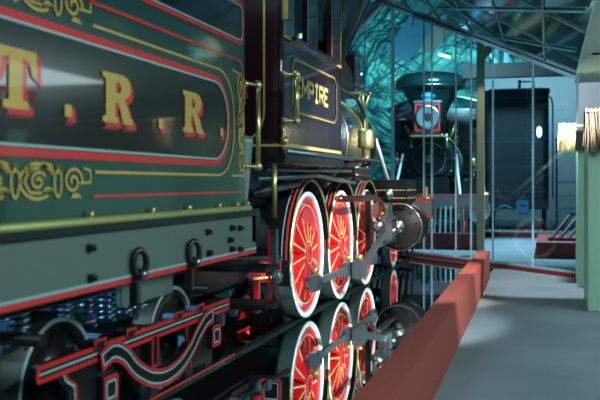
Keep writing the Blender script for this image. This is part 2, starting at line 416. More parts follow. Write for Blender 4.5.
# barrier along the mirror pit
o = MB(); b = []
o.bbox(-0.16, 0, 1.2, 11.95, 0.0, 0.39, 'barrier', 0.008)
ang = math.atan(0.0140)
R = Matrix.Rotation(ang, 3, 'Z')
o.v = [tuple(R @ Vector(v) + Vector((-0.585, 0, 0))) for v in o.v]
o.ribbon([(-0.002 - 0.16, 0), (0.003, 0)], 0.004, lambda u, v: tuple(R @ Vector((u, 4.6 + v, 0.3915)) + Vector((-0.585, 0, 0))), 'barrierd')
tag(o.build('barrier'), 'long low red carpet-covered barrier running between the grey carpet and the mirrored floor', 'barrier')

# rails
CX = -3.09
for s, lab in ((1, 'nearer steel rail under the white-tyred driving wheels'), (-1, 'farther steel rail under the hidden side of the locomotive')):
    o = MB(); x = CX + s * 0.775
    o.bbox(x - 0.035, x + 0.035, -3.0, 15.6, -0.02, 0.0, 'rail', 0.004)
    tag(o.build('rail'), lab, 'rail', 'rails on the mirrored floor')

# ------------------------------------------------------------------ tender
TX = -1.88; TXL = 2 * CX - TX
tender = thing('tender', 'dark green railway tender lettered T. R. R. in gold, coupled behind the locomotive cab', 'tender', (CX, 2.0, 0))
side = lambda u, v: (TX + 0.003, u, v)
side2 = lambda u, v: (TX + 0.006, u, v)
side3 = lambda u, v: (TX + 0.009, u, v)
o = MB()
def tank(o, y0, y1, z0, z1, inset, m):
    pl = rrect(TXL + inset, TX - inset, y0 + inset, y1 - inset, 0.10)
    o.poly(pl, [], lambda a, b: (a, b, z0), m, thick=lambda a, b: (a, b, z1))
tank(o, -1.6, 5.38, 1.14, 2.60, 0, 'green')
tk = o.build('tank', tender)
for p in tk.data.polygons: p.use_smooth = False
# lettering panel
o = MB()
o.poly(rrect(-1.2, 4.98, 1.415, 1.905, 0.23), [], side, 'greenb')
o.build('lettering_panel', tk)
o = MB()
o.ribbon(rrect(-1.2, 4.985, 1.415, 1.915, 0.235), 0.034, side2, 'red', True)
o.ribbon(rrect(-1.18, 4.965, 1.441, 1.893, 0.215), 0.011, side3, 'pale', True)
g = rrect(-1.3, 5.155, 1.347, 1.975, 0.26)
top = [q for q in g]
# gold line open at the left scrolls
i0 = [(3.34, 1.975)] + arc(4.82, 1.715, 0.26, 90, 0) + arc(4.82, 1.607, 0.26, 0, -90) + [(3.36, 1.347)]
o.ribbon(i0, 0.013, side2, 'gold')
o.ribbon([(3.34, 1.243), (5.24, 1.243)], 0.012, side2, 'red')
o.ribbon([(3.30, 2.073), (5.20, 2.073), (5.27, 1.98), (5.33, 1.85)], 0.014, side2, 'red')
# upper panel outline
o.poly(rrect(0.5, 5.25, 2.185, 2.44, 0.07), [], side, 'greenb')
o.ribbon(rrect(0.5, 5.25, 2.185, 2.44, 0.07), 0.022, side2, 'red', True)
o.ribbon(rrect(0.52, 5.23, 2.203, 2.42, 0.055), 0.009, side3, 'pale', True)
o.build('painted_lining', tk, 'red, pale and gold painted lining')
# gold scrollwork
def spiral(cx, cy, r, turns, d=1, ph=0, sq=1.0, n=26):
    return [(cx + r * (1 - t / n * 0.85) * math.cos(ph + d * 2 * PI * turns * t / n), cy + sq * r * (1 - t / n * 0.85) * math.sin(ph + d * 2 * PI * turns * t / n)) for t in range(n + 1)]
def scroll_band(o, y0, zc, h):
    y = y0; w = 0.013
    for k in range(6):
        o.ribbon(arc(y, zc, 0.115, 25, 335, 18, h / 2), w, side2, 'gold')
        o.ribbon(spiral(y + 0.005, zc, 0.055, 1.4, 1 if k % 2 else -1, 0.5, h / 0.19), w * 0.9, side2, 'gold')
        o.ribbon([(y - 0.09, zc), (y - 0.05, zc + h * .32), (y + 0.01, zc + h * .4)], w * .8, side2, 'gold')
        o.ribbon([(y - 0.09, zc), (y - 0.05, zc - h * .32), (y + 0.03, zc - h * .33)], w * .8, side2, 'gold')
        o.ribbon(arc(y + 0.145, zc, 0.026, 0, 360, 12, h * .46), w * 0.9, side2, 'gold')
        o.ribbon([(y + .03, zc + h * .5), (y + .09, zc + h * .44), (y + .11, zc + h * .22)], w * 1.5, side2, 'gold')
        o.ribbon(spiral(y - .06, zc + h * .36, 0.03, 1.1, 1, PI, 0.6), w * .8, side2, 'gold')
        o.ribbon(spiral(y + .075, zc - h * .30, 0.03, 1.1, -1, PI, 0.6), w * .8, side2, 'gold')
        o.poly([(y + .115, zc + h * .30), (y + .145, zc + h * .5), (y + .175, zc + h * .30), (y + .145, zc + h * .22)], [], side2, 'gold')
        y += 0.29
    o.ribbon(spiral(y - 0.03, zc, 0.075, 1.6, 1, 0, h / 0.17), w, side2, 'gold')
    o.poly([(y - 0.05, zc - h * .5), (y + 0.04, zc - h * .5), (y + 0.01, zc - h * .36), (y - 0.03, zc - h * .36)], [], side2, 'gold')
    o.ribbon([(y + .02, zc - h * .05), (y + .11, zc - h * .02), (y + .11, zc + .34 * h), (y + .05, zc + .42 * h)], w * .8, side2, 'gold')
o = MB(); scroll_band(o, 1.47, 1.306, 0.135); o.build('scrollwork', tk, 'gold leaf scrollwork'); o = MB(); scroll_band(o, 1.47, 2.03, 0.135); o.build('scrollwork', tk, 'gold leaf scrollwork'); o = MB()
OX = 5.21
for zz, d in ((1.67, 1), (1.90, 1), (1.45, -1)):     # right-hand ornament
    o.ribbon(spiral(OX, zz, 0.07, 1.5, d, PI / 2, 1.4), 0.013, side2, 'gold')
o.ribbon(arc(OX, 1.67, 0.055, 0, 360, 14, 0.15), 0.013, side2, 'gold')
o.ribbon([(OX - .03, 1.37), (OX + .03, 1.5), (OX - .04, 1.6), (OX + .04, 1.7), (OX - .04, 1.82), (OX + .02, 1.95)], 0.014, side2, 'gold')
o.ribbon([(5.05, 2.0), (5.2, 1.985), (5.28, 1.95), (5.28, 1.80)], 0.012, side2, 'gold')
o.ribbon([(5.04, 1.345), (5.26, 1.345), (5.28, 1.45)], 0.012, side2, 'gold')
for k in range(8):
    a = k * PI / 4; o.ribbon([(OX, 1.67), (OX + .05 * math.cos(a), 1.67 + .06 * math.sin(a))], 0.014, side2, 'gold')
o.build('scrollwork', tk, 'gold leaf scrollwork')
# lettering
GT = ([(0, 1), (1, 1), (1, .5), (.88, .58), (.82, .8), (.66, .86), (.66, .15), (.8, .12), (.8, 0), (.2, 0), (.2, .12), (.34, .15), (.34, .86), (.18, .8), (.12, .58), (0, .5)], [])
GR = ([(0, 1), (.64, 1), (.82, .95), (.9, .85), (.9, .66), (.82, .56), (.7, .5), (.82, .34), (.9, .13), (1, .11), (1, 0), (.66, 0), (.54, .34), (.48, .42), (.4, .42), (.4, .13), (.5, .11), (.5, 0), (0, 0), (0, .11), (.1, .13), (.1, .87), (0, .89)],
      [[(.42, .84), (.54, .83), (.59, .77), (.59, .69), (.54, .62), (.42, .61)]])
GP = ([(0, 0), (1, 0), (1, 1), (0, 1)], [])
for gl, y0, w, z0, h in ((GT, 2.64, .27, 1.572, .222), (GP, 3.11, .055, 1.568, .05), (GR, 3.42, .29, 1.57, .222), (GP, 3.99, .05, 1.572, .05), (GR, 4.29, .28, 1.575, .222), (GP, 4.84, .045, 1.58, .05)):
    o = MB()
    for (dy, dz, m, e) in ((0.012, -0.034, 'dred', .0045), (0.034, -0.022, 'red', .006), (0.024, -0.012, 'red', .007), (0, 0, 'gold', .0085)):
        pl = lambda u, v, dy=dy, dz=dz, e=e: (TX + e, y0 + u * w + dy, z0 + v * h + dz)
        if m == 'dred': pl = lambda u, v, dy=dy, dz=dz, e=e: (TX + e, y0 + u * w + dy, z0 + v * h * .5 + dz)
        o.poly(gl[0], gl[1], pl, m)
    o.build('letter' if gl is not GP else 'full_stop', tk, 'gold slab-serif letter with red shading' if gl is not GP else 'gold full stop with red shading')
# deck ledge, brass bead, frame channel
o = MB(); o.bbox(TXL - 0.03, TX + 0.03, -1.65, 5.45, 1.088, 1.125, 'iron', 0.006); o.build('deck_edge', tender)
o = MB(); o.tube([(TX + 0.02, -1.6, 1.138), (TX + 0.02, 5.33, 1.138), (TX - 0.05, 5.4, 1.138), (TXL + 0.05, 5.4, 1.138)], 0.019, 'bead', 12)
for y in (2.2, 3.3, 3.9, 4.35, 4.8, 5.1, 5.3): o.lathe([(0, .0), (.0, .013), (.02, .012), (.03, 0)], (TX + 0.02, y, 1.155), 'z', 'brass', 10)
o.build('brass_bead', tender, 'polished brass beading')
o = MB()
o.bbox(TX - 0.06, TX, -1.65, 5.52, 0.834, 1.088, 'greyg', 0.006); o.bbox(TXL, TXL + 0.06, -1.65, 5.52, 0.834, 1.088, 'greyg', 0.006)
o.bbox(TXL, TX, 5.44, 5.52, 0.90, 1.088, 'iron', 0.006); o.bbox(TXL, TX, -1.65, -1.57, 0.9, 1.088, 'iron', 0.006)
for x in (-3.6, -2.58): o.bbox(x - .05, x + .05, -1.6, 5.44, 0.86, 1.08, 'iron', 0.006)
fr = o.build('frame', tender)
o = MB(); o.ribbon([(-1.65, .846), (5.52, .846)], .024, side, 'red'); o.ribbon([(-1.65, .866), (5.52, .866)], .013, side, 'pale'); o.build('painted_lining', fr)
for y, z in [(3.317, 1.023), (3.325, 0.895), (4.65, 1.019), (4.666, 0.898), (5.043, 1.022), (5.187, 1.015), (5.008, 0.951), (5.043, 0.893), (5.187, 0.882), (2.0, 1.02), (2.0, .895)]:
    o = MB(); o.bbox(TX - .004, TX + .022, y - .024, y + .024, z - .018, z + .018, 'black', .005); o.lathe([(0, .012), (.012, .012), (.012, 0)], (TX + .022, y, z), 'x', 'black', 8); o.build('bolt', fr)
for y in (3.726, 4.377, 1.5):
    o = MB()
    o.tube([(TX + .035 + .02 * math.cos(a), y + .028 * math.cos(a), .925 + .06 * math.sin(a)) for a in [2 * PI * t / 16 for t in range(16)]], .017, 'black', 8, True)
    o.bbox(TX, TX + .05, y - .02, y + .02, .84, .90, 'black', .006); o.bbox(TX - .01, TX + .03, y - .025, y + .025, .72, .84, 'black', .006)
    o.lathe([(0, .018), (.02, .018), (.02, 0)], (TX + .05, y, .872), 'x', 'steel', 10)
    o.build('safety_chain_hook', tender)
# front leg of tank (pale green tapered), handrail
o = MB(); o.lathe([(0, 0), (0, .035), (.06, .05), (.42, .085), (.44, .09), (.47, .05), (.47, 0)], (-1.955, 5.42, 1.145), 'z', 'boot', 24); o.build('drain_funnel', tender, 'pale green enamelled tapering funnel')
def handrail(o, x, y, z0, z1, bx, by, r=0.017):
    o.tube([(x, y, z0), (x, y, z1)], r, 'brass', 12)
    for z in (z0, z1):
        o.lathe([(-.03, 0), (-.026, .017), (-.01, .026), (.01, .026), (.026, .017), (.03, 0)], (x, y, z), 'z', 'brass', 14)
        o.tube([(x, y, z), (bx, by, z)], .011, 'brass', 8)
        o.lathe([(-.012, 0), (-.012, .022), (.012, .022), (.012, 0)], (bx, by, z), 'y', 'brass', 12)
o = MB(); handrail(o, -1.845, 5.46, 1.41, 1.95, -1.90, 5.36); o.build('handrail', tender, 'brass handrail')

def spoked(o, x, y, z, s, r, rt, n, m, mt, ring):
    pass
def small_wheel(name, parent, y, z, s, r, facem, ringm, xo=0.85, solid=True):
    ax = 'x' if s > 0 else '-x'; ox = CX
    o = MB()
    o.lathe([(xo - .14, r * .8), (xo - .14, r + .02), (xo - .105, r + .02), (xo - .10, r), (xo, r), (xo, r * .93), (xo, r * .80), (xo - .03, r * .80)], (ox, y, z), ax, 'tread', 48,
            mats=['tread', 'tread', 'tread', 'tread', ringm, ringm if ringm == 'white' else facem, facem])
    o.lathe([(xo - .03, r * .80), (xo - .05, r * .62), (xo - .04, r * .35), (xo - .0, r * .27), (xo + .03, r * .24), (xo + .03, 0)], (ox, y, z), ax, facem, 40)
    o.lathe([(xo - .14, r * .8), (xo - .14, 0)], (ox, y, z), ax, facem, 40)
    w = o.build(name, parent)
    if False:
        o = MB()
        for k in range(8):
            a = k * PI / 4 + .2
            p = lambda q: (ox + s * (xo - .028), y + q * math.cos(a), z + q * math.sin(a))
            o.bar(p(r * .25), p(r * .78), .03, .04, 'lgold', up=(1, 0, 0))
        o.build('spoke_lining', w)
    return w
# trucks
def truck(yc, first):
    for s in (1, -1):
        X = lambda v: CX + s * v
        a, b = sorted((X(.98), X(1.04)))
        o = MB()
        o.bbox(a, b, yc - 1.13, yc + 1.13, .465, .525, 'black', .006)
        for dy in (-.62, -.3, .3, .62):
            o.bbox(a - .01, b + .01, yc + dy - .05, yc + dy + .05, .515, .555, 'black', .005)
        o.bbox(a, b, yc - .06, yc + .06, .12, .50, 'black', .006)
        o.bbox(a, b, yc - 1.1, yc + 1.25, .10, .135, 'black', .006)
        for w in (-.65, .65):
            pts = [(yc + w - .28, .49), (yc + w + .28, .49), (yc + w + .22, .40), (yc + w + .20, .12), (yc + w + .1, .12), (yc + w + .1, .18), (yc + w - .1, .18), (yc + w - .1, .12), (yc + w - .20, .12), (yc + w - .22, .40)]
            o.poly(pts, [], lambda u, v: (a + .004, u, v), 'black', thick=lambda u, v: (b - .01, u, v))
        tr = o.build('truck_frame', tender)
        o = MB(); sd = lambda u, v: (CX + s * 1.044, u, v)
        o.ribbon(rrect(yc - 1.13, yc + 1.13, .467, .523, .01, 2), .022, sd, 'red', True)
        o.ribbon([(yc - 1.12, .495), (yc + 1.12, .495)], .011, sd, 'pale')
        for dy in (-.62, -.3, .3, .62):
            o.ribbon([(yc + dy - .05, .525), (yc + dy - .05, .557), (yc + dy + .05, .557), (yc + dy + .05, .525)], .012, lambda u, v: (CX + s * 1.055, u, v), 'red')
        o.ribbon([(yc - .90, .47), (yc - .87, .42), (yc - .80, .38), (yc - .78, .20)], .014, lambda u, v: (CX + s * 1.032, u, v), 'red')
        o.ribbon([(yc - .92, .47), (yc - .89, .42), (yc - .82, .38), (yc - .80, .20)], .010, lambda u, v: (CX + s * 1.033, u, v), 'pale')
        o.ribbon([(yc + .42, .47), (yc + .44, .36), (yc + .5, .2)], .014, lambda u, v: (CX + s * 1.044, u, v), 'red')
        o.ribbon(rrect(yc - .035, yc + .035, .31, .46, .01, 2), .014, sd, 'red', True)
        o.ribbon([(yc - 1.1, .138), (yc + 1.25, .138)], .012, sd, 'red')
        o.build('painted_lining', tr, 'red and pale painted lining')
        for w, zz in ((-.53, .305), (.86, .33)):
            o = MB(); aa, bb = sorted((CX + s * 1.0, CX + s * 1.06)); o.bbox(aa, bb, yc + w - .085, yc + w + .085, zz - .075, zz + .075, 'black', .008)
            jb = o.build('journal_box', tender)
            o = MB()
            o.ribbon(rrect(yc + w - .065, yc + w + .065, zz - .06, zz + .06, .01, 2), .017, lambda u, v: (CX + s * 1.063, u, v), 'red', True)
            o.ribbon(rrect(yc + w - .045, yc + w + .045, zz - .04, zz + .04, .01, 2), .012, lambda u, v: (CX + s * 1.064, u, v), 'pale', True)
            o.build('painted_lining', jb)
        cl = smooth_path([(yc - .62, .455), (yc - .5, .482), (yc - .38, .437), (yc - .26, .346), (yc - .075, .262), (yc + .11, .232), (yc + .30, .256), (yc + .456, .321), (yc + .576, .40), (yc + .70, .458), (yc + .80, .47)], 6)
        o = MB(); N = len(cl); hw = .044
        L = []; R_ = []
        for i, p in enumerate(cl):
            d = (cl[min(i + 1, N - 1)] - cl[max(i - 1, 0)]).normalized(); nn = Vector((-d.y, d.x))
            L.append(p + nn * hw); R_.append(p - nn * hw)
        outl = [tuple(q) for q in L] + [tuple(q) for q in R_[::-1]]
        o.poly(outl, [], lambda u, v: (CX + s * 1.01, u, v), 'black', thick=lambda u, v: (CX + s * 1.06, u, v))
        es = o.build('equalizer_spring', tender)
        q = MB()
        q.ribbon(outl, .014, lambda u, v: (CX + s * 1.063, u, v), 'red', True)
        il = [tuple(cl[i] + (L[i] - cl[i]) * .62) for i in range(1, N - 1)] + [tuple(cl[i] + (R_[i] - cl[i]) * .62) for i in range(N - 2, 0, -1)]
        q.ribbon(il, .010, lambda u, v: (CX + s * 1.064, u, v), 'pale', True)
        q.build('spring_lining', es, 'red and pale lining')
    for w in (-.65, .65):
        for s in (1, -1): small_wheel('wheel', tender, yc + w, .332, s, .33, 'black', 'pale')
        o = MB(); o.tube([(CX - .8, yc + w, .332), (CX + .8, yc + w, .332)], .06, 'iron', 14); o.build('axle', tender)
    for dy in (-.9, -.3, -.1, .1, .3):
        for dx in (.3, .55, .8):
            o = MB(); o.tube([(CX + dx + .045 * math.cos(t * .7), yc + dy + .045 * math.sin(t * .7), .56 + t * .0035) for t in range(60)], .009, 'steel', 6); o.build('coil_spring', tender)
    o = MB(); o.bbox(CX - 1.0, CX + .95, yc - .18, yc + .18, .40, .50, 'iron', .01)
    o.bbox(CX - .3, CX + .3, yc - .25, yc + .25, .50, .86, 'iron', .01); o.build('bolster', tender)
truck(4.32, True); truck(0.2, False)
o = MB(); o.bbox(-2.0, -1.97, 3.78, 4.38, .70, .84, 'greyg', .005); o.build('hanger_plate', tender)
# under-floor gear of the tender
o = MB()
for i in range(9):
    x = CX - .9 + i * .22; o.tube([(x, 2.2, .70 + .02 * (i % 3)), (x, 5.3, .70 + .02 * (i % 3))], .018, 'iron', 8)
for y in (2.6, 3.3, 5.2): o.tube([(CX - 1, y, .62), (CX + 1, y, .62)], .03, 'iron', 8)
o.build('brake_rigging', tender)

# ------------------------------------------------------------------ locomotive
LY = 8.12
loco = thing('locomotive', 'black and wine-red steam locomotive with red spoked wheels, coupled ahead of the green tender', 'locomotive', (CX, LY, 0))
PR = Vector((-.085, -.265))      # crank pin offset (y, z)
DR = .61
def driver(y, s):
    ax = 'x' if s > 0 else '-x'; O = (CX, y, DR)
    X = lambda v: CX + s * v
    o = MB()
    o.lathe([(.73, .562), (.73, .45), (.838, .47), (.838, .562)], O, ax, 'wred', 56)
    o.lathe([(.775, .46), (.775, 0)], O, ax, 'wred', 40)
    o.lathe([(.70, 0), (.70, .13), (.86, .12), (.875, .10), (.875, .07), (.86, .06), (.86, 0)], O, ax, 'wred', 32)
    off = math.atan2(PR.y, PR.x)
    for k in range(14):
        a = off + (k + .5) * 2 * PI / 14
        ca, sa = math.cos(a), math.sin(a)
        vs = []
        for q, w, h0, h1 in ((.10, .036, .765, .855), (.475, .027, .765, .828)):
            for (h, ww) in ((h0, w), (h1, w * .5), (h1, -w * .5), (h0, -w)):
                vs.append((X(h), y + q * ca - ww * sa, DR + q * sa + ww * ca))
        o.raw(vs, [(0, 1, 5, 4), (1, 2, 6, 5), (2, 3, 7, 6)], 'wred')
    # crank boss
    u = PR.normalized(); pv = Vector((-u.y, u.x)); c0 = Vector((y, DR)); c1 = c0 + PR
    outl = [tuple(c0 + pv * .11), tuple(c1 + pv * .075)] + [tuple(c1 + (pv * math.cos(t) + u * math.sin(t)) * .075) for t in [PI * k / 8 for k in range(1, 8)]] + [tuple(c1 - pv * .075), tuple(c0 - pv * .11)]
    o.poly(outl, [], lambda a, b: (X(.78), a, b), 'wred', thick=lambda a, b: (X(.868), a, b))
    # counterweight
    ow = off + PI
    pts = [(y + .455 * math.cos(ow + t), DR + .455 * math.sin(ow + t)) for t in [-.75 + 1.5 * k / 14 for k in range(15)]] + [(y + .30 * math.cos(ow + t), DR + .30 * math.sin(ow + t)) for t in [.6 - 1.2 * k / 10 for k in range(11)]]
    o.poly(pts, [], lambda a, b: (X(.77), a, b), 'wred', thick=lambda a, b: (X(.845), a, b))
    w = o.build('driving_wheel', loco)
    o = MB(); o.lathe([(.70, .562), (.70, .62), (.735, .625), (.745, .61), (.855, .608), (.862, .60), (.862, .562), (.82, .562)], O, ax, 'tread', 64,
                      mats=['tread', 'tread', 'tread', 'tread', 'white', 'white', 'white'])
    o.build('tyre', w, 'white-faced tyre')
    o = MB()
    for k in range(14):
        a = off + (k + .5) * 2 * PI / 14; ca, sa = math.cos(a), math.sin(a)
        for ww in (0,):
            p0 = (X(.860), y + .11 * ca - ww * sa, DR + .11 * sa + ww * ca); p1 = (X(.831), y + .44 * ca - ww * sa, DR + .44 * sa + ww * ca)
            o.bar(p0, p1, .017, .006, 'lgold', up=(1, 0, 0))
    for rr, xx in ((.125, .8605), (.474, .841), (.09, .8765)):
        o.lathe([(xx, rr - .006), (xx, rr + .006)], O, ax, 'lgold', 40)
    o.build('gold_lining', w)
    o = MB(); p = (CX, y + PR.x, DR + PR.y); o.lathe([(.86, .045), (1.0, .045), (1.0, 0)], p, ax, 'steel', 20); o.build('crank_pin', w)
DY = (8.12, 9.53, 10.95)
for y in DY:
    for s in (1, -1): driver(y, s)
    o = MB(); o.tube([(CX - .78, y, DR), (CX + .78, y, DR)], .085, 'iron', 16); o.build('axle', loco)
# splashers
for i, y in enumerate(DY):
    for s in (1, -1):
        ax = 'x' if s > 0 else '-x'
        o = MB()
        pr = [(.40, .72), (.805, .72), (.815, .72), (.842, .72), (.862, .72), (.885, .72)]
        o.lathe(pr, (CX, y, DR), ax, 'black', 40, 0.0, PI, mats=['black', 'pale', 'black', 'red', 'black'])
        o.lathe([(.40, .705), (.885, .705)], (CX, y, DR), ax, 'black', 40, 0.0, PI)
        o.lathe([(.40, .705), (.40, .72)], (CX, y, DR), ax, 'black', 40, 0, PI)
        if i == 0:
            a, b = sorted((CX + s * .5, CX + s * .885))
            o.box(a, b, y - .72, y - .705, .38, DR, 'black')
            pl = lambda u, v: (CX + s * u, y - .723, v)
            o.ribbon(rrect(.62, .80, .42, .60, .01, 2), .022, pl, 'red', True)
            o.ribbon(rrect(.645, .775, .445, .585, .01, 2), .008, pl, 'pale', True)
        sp = o.build('wheel_splasher', loco)
        o = MB(); o.tube([(CX + s * .888, y + .715 * math.cos(t), DR + .715 * math.sin(t)) for t in [PI * k / 30 for k in range(31)]], .012, 'brass', 8)
        if i == 0: o.tube([(CX + s * .888, y - .715, DR), (CX + s * .888, y - .715, .38)], .012, 'brass', 8)
        o.build('brass_beading', sp)
# side rods, main rods
for s in (1, -1):
    X = lambda v: CX + s * v
    pins = [Vector((y + PR.x, DR + PR.y)) for y in DY]
    o = MB()
    for a, b in ((pins[0], pins[1]), (pins[1], pins[2])):
        o.bar((X(.945), a.x, a.y), (X(.945), b.x, b.y), .035, .062, 'rod')
    for p in pins:
        a, b = sorted((X(.91), X(.995)))
        o.bbox(a, b, p.x - .11, p.x + .09, p.y - .075, p.y + .075, 'rod', .012)
    sr = o.build('side_rod', loco)
    for p in pins:
        o = MB(); o.lathe([(.085, 0), (.085, .03), (.12, .036), (.15, .034), (.15, .018), (.165, .012), (.165, 0)], (X(.95), p.x, p.y), 'z', 'brass', 16); o.build('oil_cup', sr)
        o = MB(); a, b = sorted((X(.995), X(1.01))); o.bbox(a, b, p.x - .05, p.x + .05, p.y - .05, p.y + .05, 'steel', .008); o.build('bearing_cap', sr)
    o = MB(); p = pins[1]; e = Vector((11.12, .68))
    o.bar((X(1.08), p.x + .08, p.y), (X(1.08), e.x, e.y), .045, .085, 'rod')
    a, b = sorted((X(1.02), X(1.14))); o.bbox(a, b, p.x - .12, p.x + .15, p.y - .10, p.y + .10, 'rod', .012)
    mr = o.build('main_rod', loco)
    o = MB(); o.lathe([(.10, 0), (.10, .035), (.16, .04), (.16, .018), (.175, 0)], (X(1.08), p.x, p.y), 'z', 'brass', 16); o.build('oil_cup', mr)
    o = MB(); a, b = sorted((X(.98), X(1.17)))
    o.bbox(a, b, 11.02, 11.34, .56, .80, 'steel', .02); o.lathe([(1.17, .06), (1.20, .06), (1.20, 0)], (CX, 11.15, .68), 'x' if s > 0 else '-x', 'steel', 16)
    o.bbox(a + .02, b - .02, 11.08, 11.25, .80, .93, 'steel', .02)
    o.build('crosshead', loco)
    o = MB()
    for z in (.82, .52): o.bar((X(1.04), 10.75, z), (X(1.04), 12.02, z), .06, .045, 'steel')
    o.build('guide_bar', loco)
    o = MB(); o.tube([(X(1.09), 11.3, .68), (X(1.09), 12.05, .68)], .03, 'steel', 14); o.build('piston_rod', loco)
    o = MB(); aa, bb = sorted((X(.92), X(.98))); o.bbox(aa, bb, 10.55, 10.62, .45, 1.2, 'iron', .005); o.build('guide_yoke', loco)
    # cylinder
    o = MB(); oc = (X(1.09), 12.0, .69)
    o.lathe([(0, 0), (0, .30), (.03, .325), (.10, .325), (.10, .31), (.60, .31), (.60, .325), (.67, .325), (.70, .30), (.70, 0)], oc, 'y', 'cylmar', 44)
    cy = o.build('cylinder', loco)
    o = MB(); o.lathe([(-.13, 0), (-.13, .045), (-.05, .05), (-.045, .085), (0, .09)], oc, 'y', 'steel', 22); o.build('packing_gland', cy)
    o = MB()
    for k in range(10):
        t = k * PI / 5 + .2; o.lathe([(-.02, 0), (-.02, .014), (0, .014)], (oc[0] + .265 * math.cos(t), oc[1], oc[2] + .265 * math.sin(t)), 'y', 'iron', 8)
    o.lathe([(-.004, .318), (-.01, .325), (.02, .333), (.03, .325)], oc, 'y', 'steel', 40)
    o.build('head_bolts', cy)
    o = MB(); o.lathe([(.74, 0), (.74, .10), (.72, .24), (.705, .29)], oc, 'y', 'steel', 36); o.build('front_cover', cy, 'polished front cover')
    a, b = sorted((X(.62), X(1.205)))
    o = MB(); o.bbox(a, b, 12.02, 12.90, 1.02, 1.345, 'black', .02)
    o.bbox(a + .03, b - .03, 12.0, 12.72, .90, 1.03, 'black', .01)
    sc = o.build('steam_chest', loco)
    o = MB()
    for z in (1.20, 1.09):
        o.ribbon([(a + .02, z), (b - .02, z)], .013, lambda u, v: (u, 12.016, v), 'gold')
        o.ribbon([(12.04, z), (12.93, z)], .013, lambda u, v: ((b if s > 0 else a) + s * .003, u, v), 'gold')
    o.ribbon([(a + .02, 1.015), (b, 1.015)], .01, lambda u, v: (u, 11.996, v), 'red')
    o.build('gold_lining', sc)
    o = MB(); o.lathe([(-.12, 0), (-.12, .03), (-.05, .035), (-.05, .07), (0, .07)], (X(.95), 12.02, 1.14), 'y', 'steel', 18); o.build('valve_gland', sc)
# boiler
BZ = 1.85
o = MB(); o.lathe([(7.35, 0), (7.35, .70), (8.3, .70), (8.8, .66), (11.8, .66), (11.8, 0)], (CX, 0, BZ), 'y', 'russia', 64)
boiler = o.build('boiler', loco)
for y, m in ((8.8, 'brass'), (9.75, 'brass'), (10.72, 'steel'), (11.78, 'brass')):
    o = MB(); o.lathe([(-.028, .66), (-.028, .673), (.028, .673), (.028, .66)], (CX, y, BZ), 'y', m, 64); o.build('boiler_band', boiler)
o = MB(); o.lathe([(11.8, .61), (12.72, .61), (12.74, .63), (12.80, .63), (12.80, .5)], (CX, 0, BZ), 'y', 'black', 56)
o.lathe([(12.80, .5), (12.86, .48), (12.9, .36), (12.93, .34), (12.95, .12), (12.98, 0)], (CX, 0, BZ), 'y', 'black', 48)
sb = o.build('smokebox', loco)
o = MB(); o.lathe([(12.90, .375), (12.915, .375), (12.915, .36)], (CX, 0, BZ), 'y', 'steel', 48)
o.lathe([(12.955, .10), (12.98, .09), (12.985, 0)], (CX, 0, BZ), 'y', 'brass', 30)
for k in range(12):
    t = k * PI / 6; o.lathe([(12.80, .02), (12.83, .018), (12.83, 0)], (CX + .56 * math.cos(t), 0, BZ + .56 * math.sin(t)), 'y', 'steel', 8)
o.build('smokebox_door', sb)
o = MB(); o.bbox(CX - .45, CX + .45, 12.05, 12.9, .85, 1.42, 'black', .03); o.build('cylinder_saddle', loco)
# stack
SY = 12.36
o = MB(); o.lathe([(2.40, .30), (2.46, .26), (2.52, .18), (3.02, .19), (3.12, .24), (3.98, .64), (4.02, .80), (4.06, .82), (4.20, .82), (4.23, .79), (4.33, .66), (4.38, .40), (4.40, 0)], (CX, SY, 0), 'z', 'stack', 56)
st = o.build('smokestack', loco)
o = MB(); o.lathe([(4.015, .82), (4.015, .835), (4.05, .835), (4.05, .82)], (CX, SY, 0), 'z', 'steel', 56)
for k in range(16):
    t = k * PI / 8; o.bar((CX + .78 * math.cos(t), SY + .78 * math.sin(t), 4.235), (CX + .40 * math.cos(t), SY + .40 * math.sin(t), 4.385), .012, .012, 'steel')
o.build('stack_band', st)
# domes, bell
for nm, y, r in (('sand_dome', 10.9, .27), ('steam_dome', 9.0, .33)):
    o = MB(); z = 2.42
    o.lathe([(z, r * 1.35), (z + .08, r * 1.3), (z + .12, r), (z + .50, r), (z + .52, r * 1.12), (z + .57, r * 1.12), (z + .60, r * .95), (z + .72, r * .6), (z + .76, r * .2), (z + .82, r * .15), (z + .82, 0)], (CX, y, 0), 'z', 'brass', 44,
            mats=['brass', 'brass', 'winepanel', 'brass', 'brass', 'brass', 'russia', 'russia', 'brass', 'brass', 'brass']); o.build(nm, loco)
o = MB(); by = 10.1
for s in (1, -1): o.tube([(CX + s * .2, by, 2.45), (CX + s * .22, by, 2.8), (CX + s * .1, by, 3.05), (CX, by, 3.12)], .022, 'iron', 8)
bf = o.build('bell_frame', loco)
o = MB(); o.lathe([(2.66, .17), (2.68, .165), (2.78, .11), (2.92, .085), (2.98, .03), (3.02, .02), (3.02, 0)], (CX, by, 0), 'z', 'brass', 32); o.build('bell', bf)
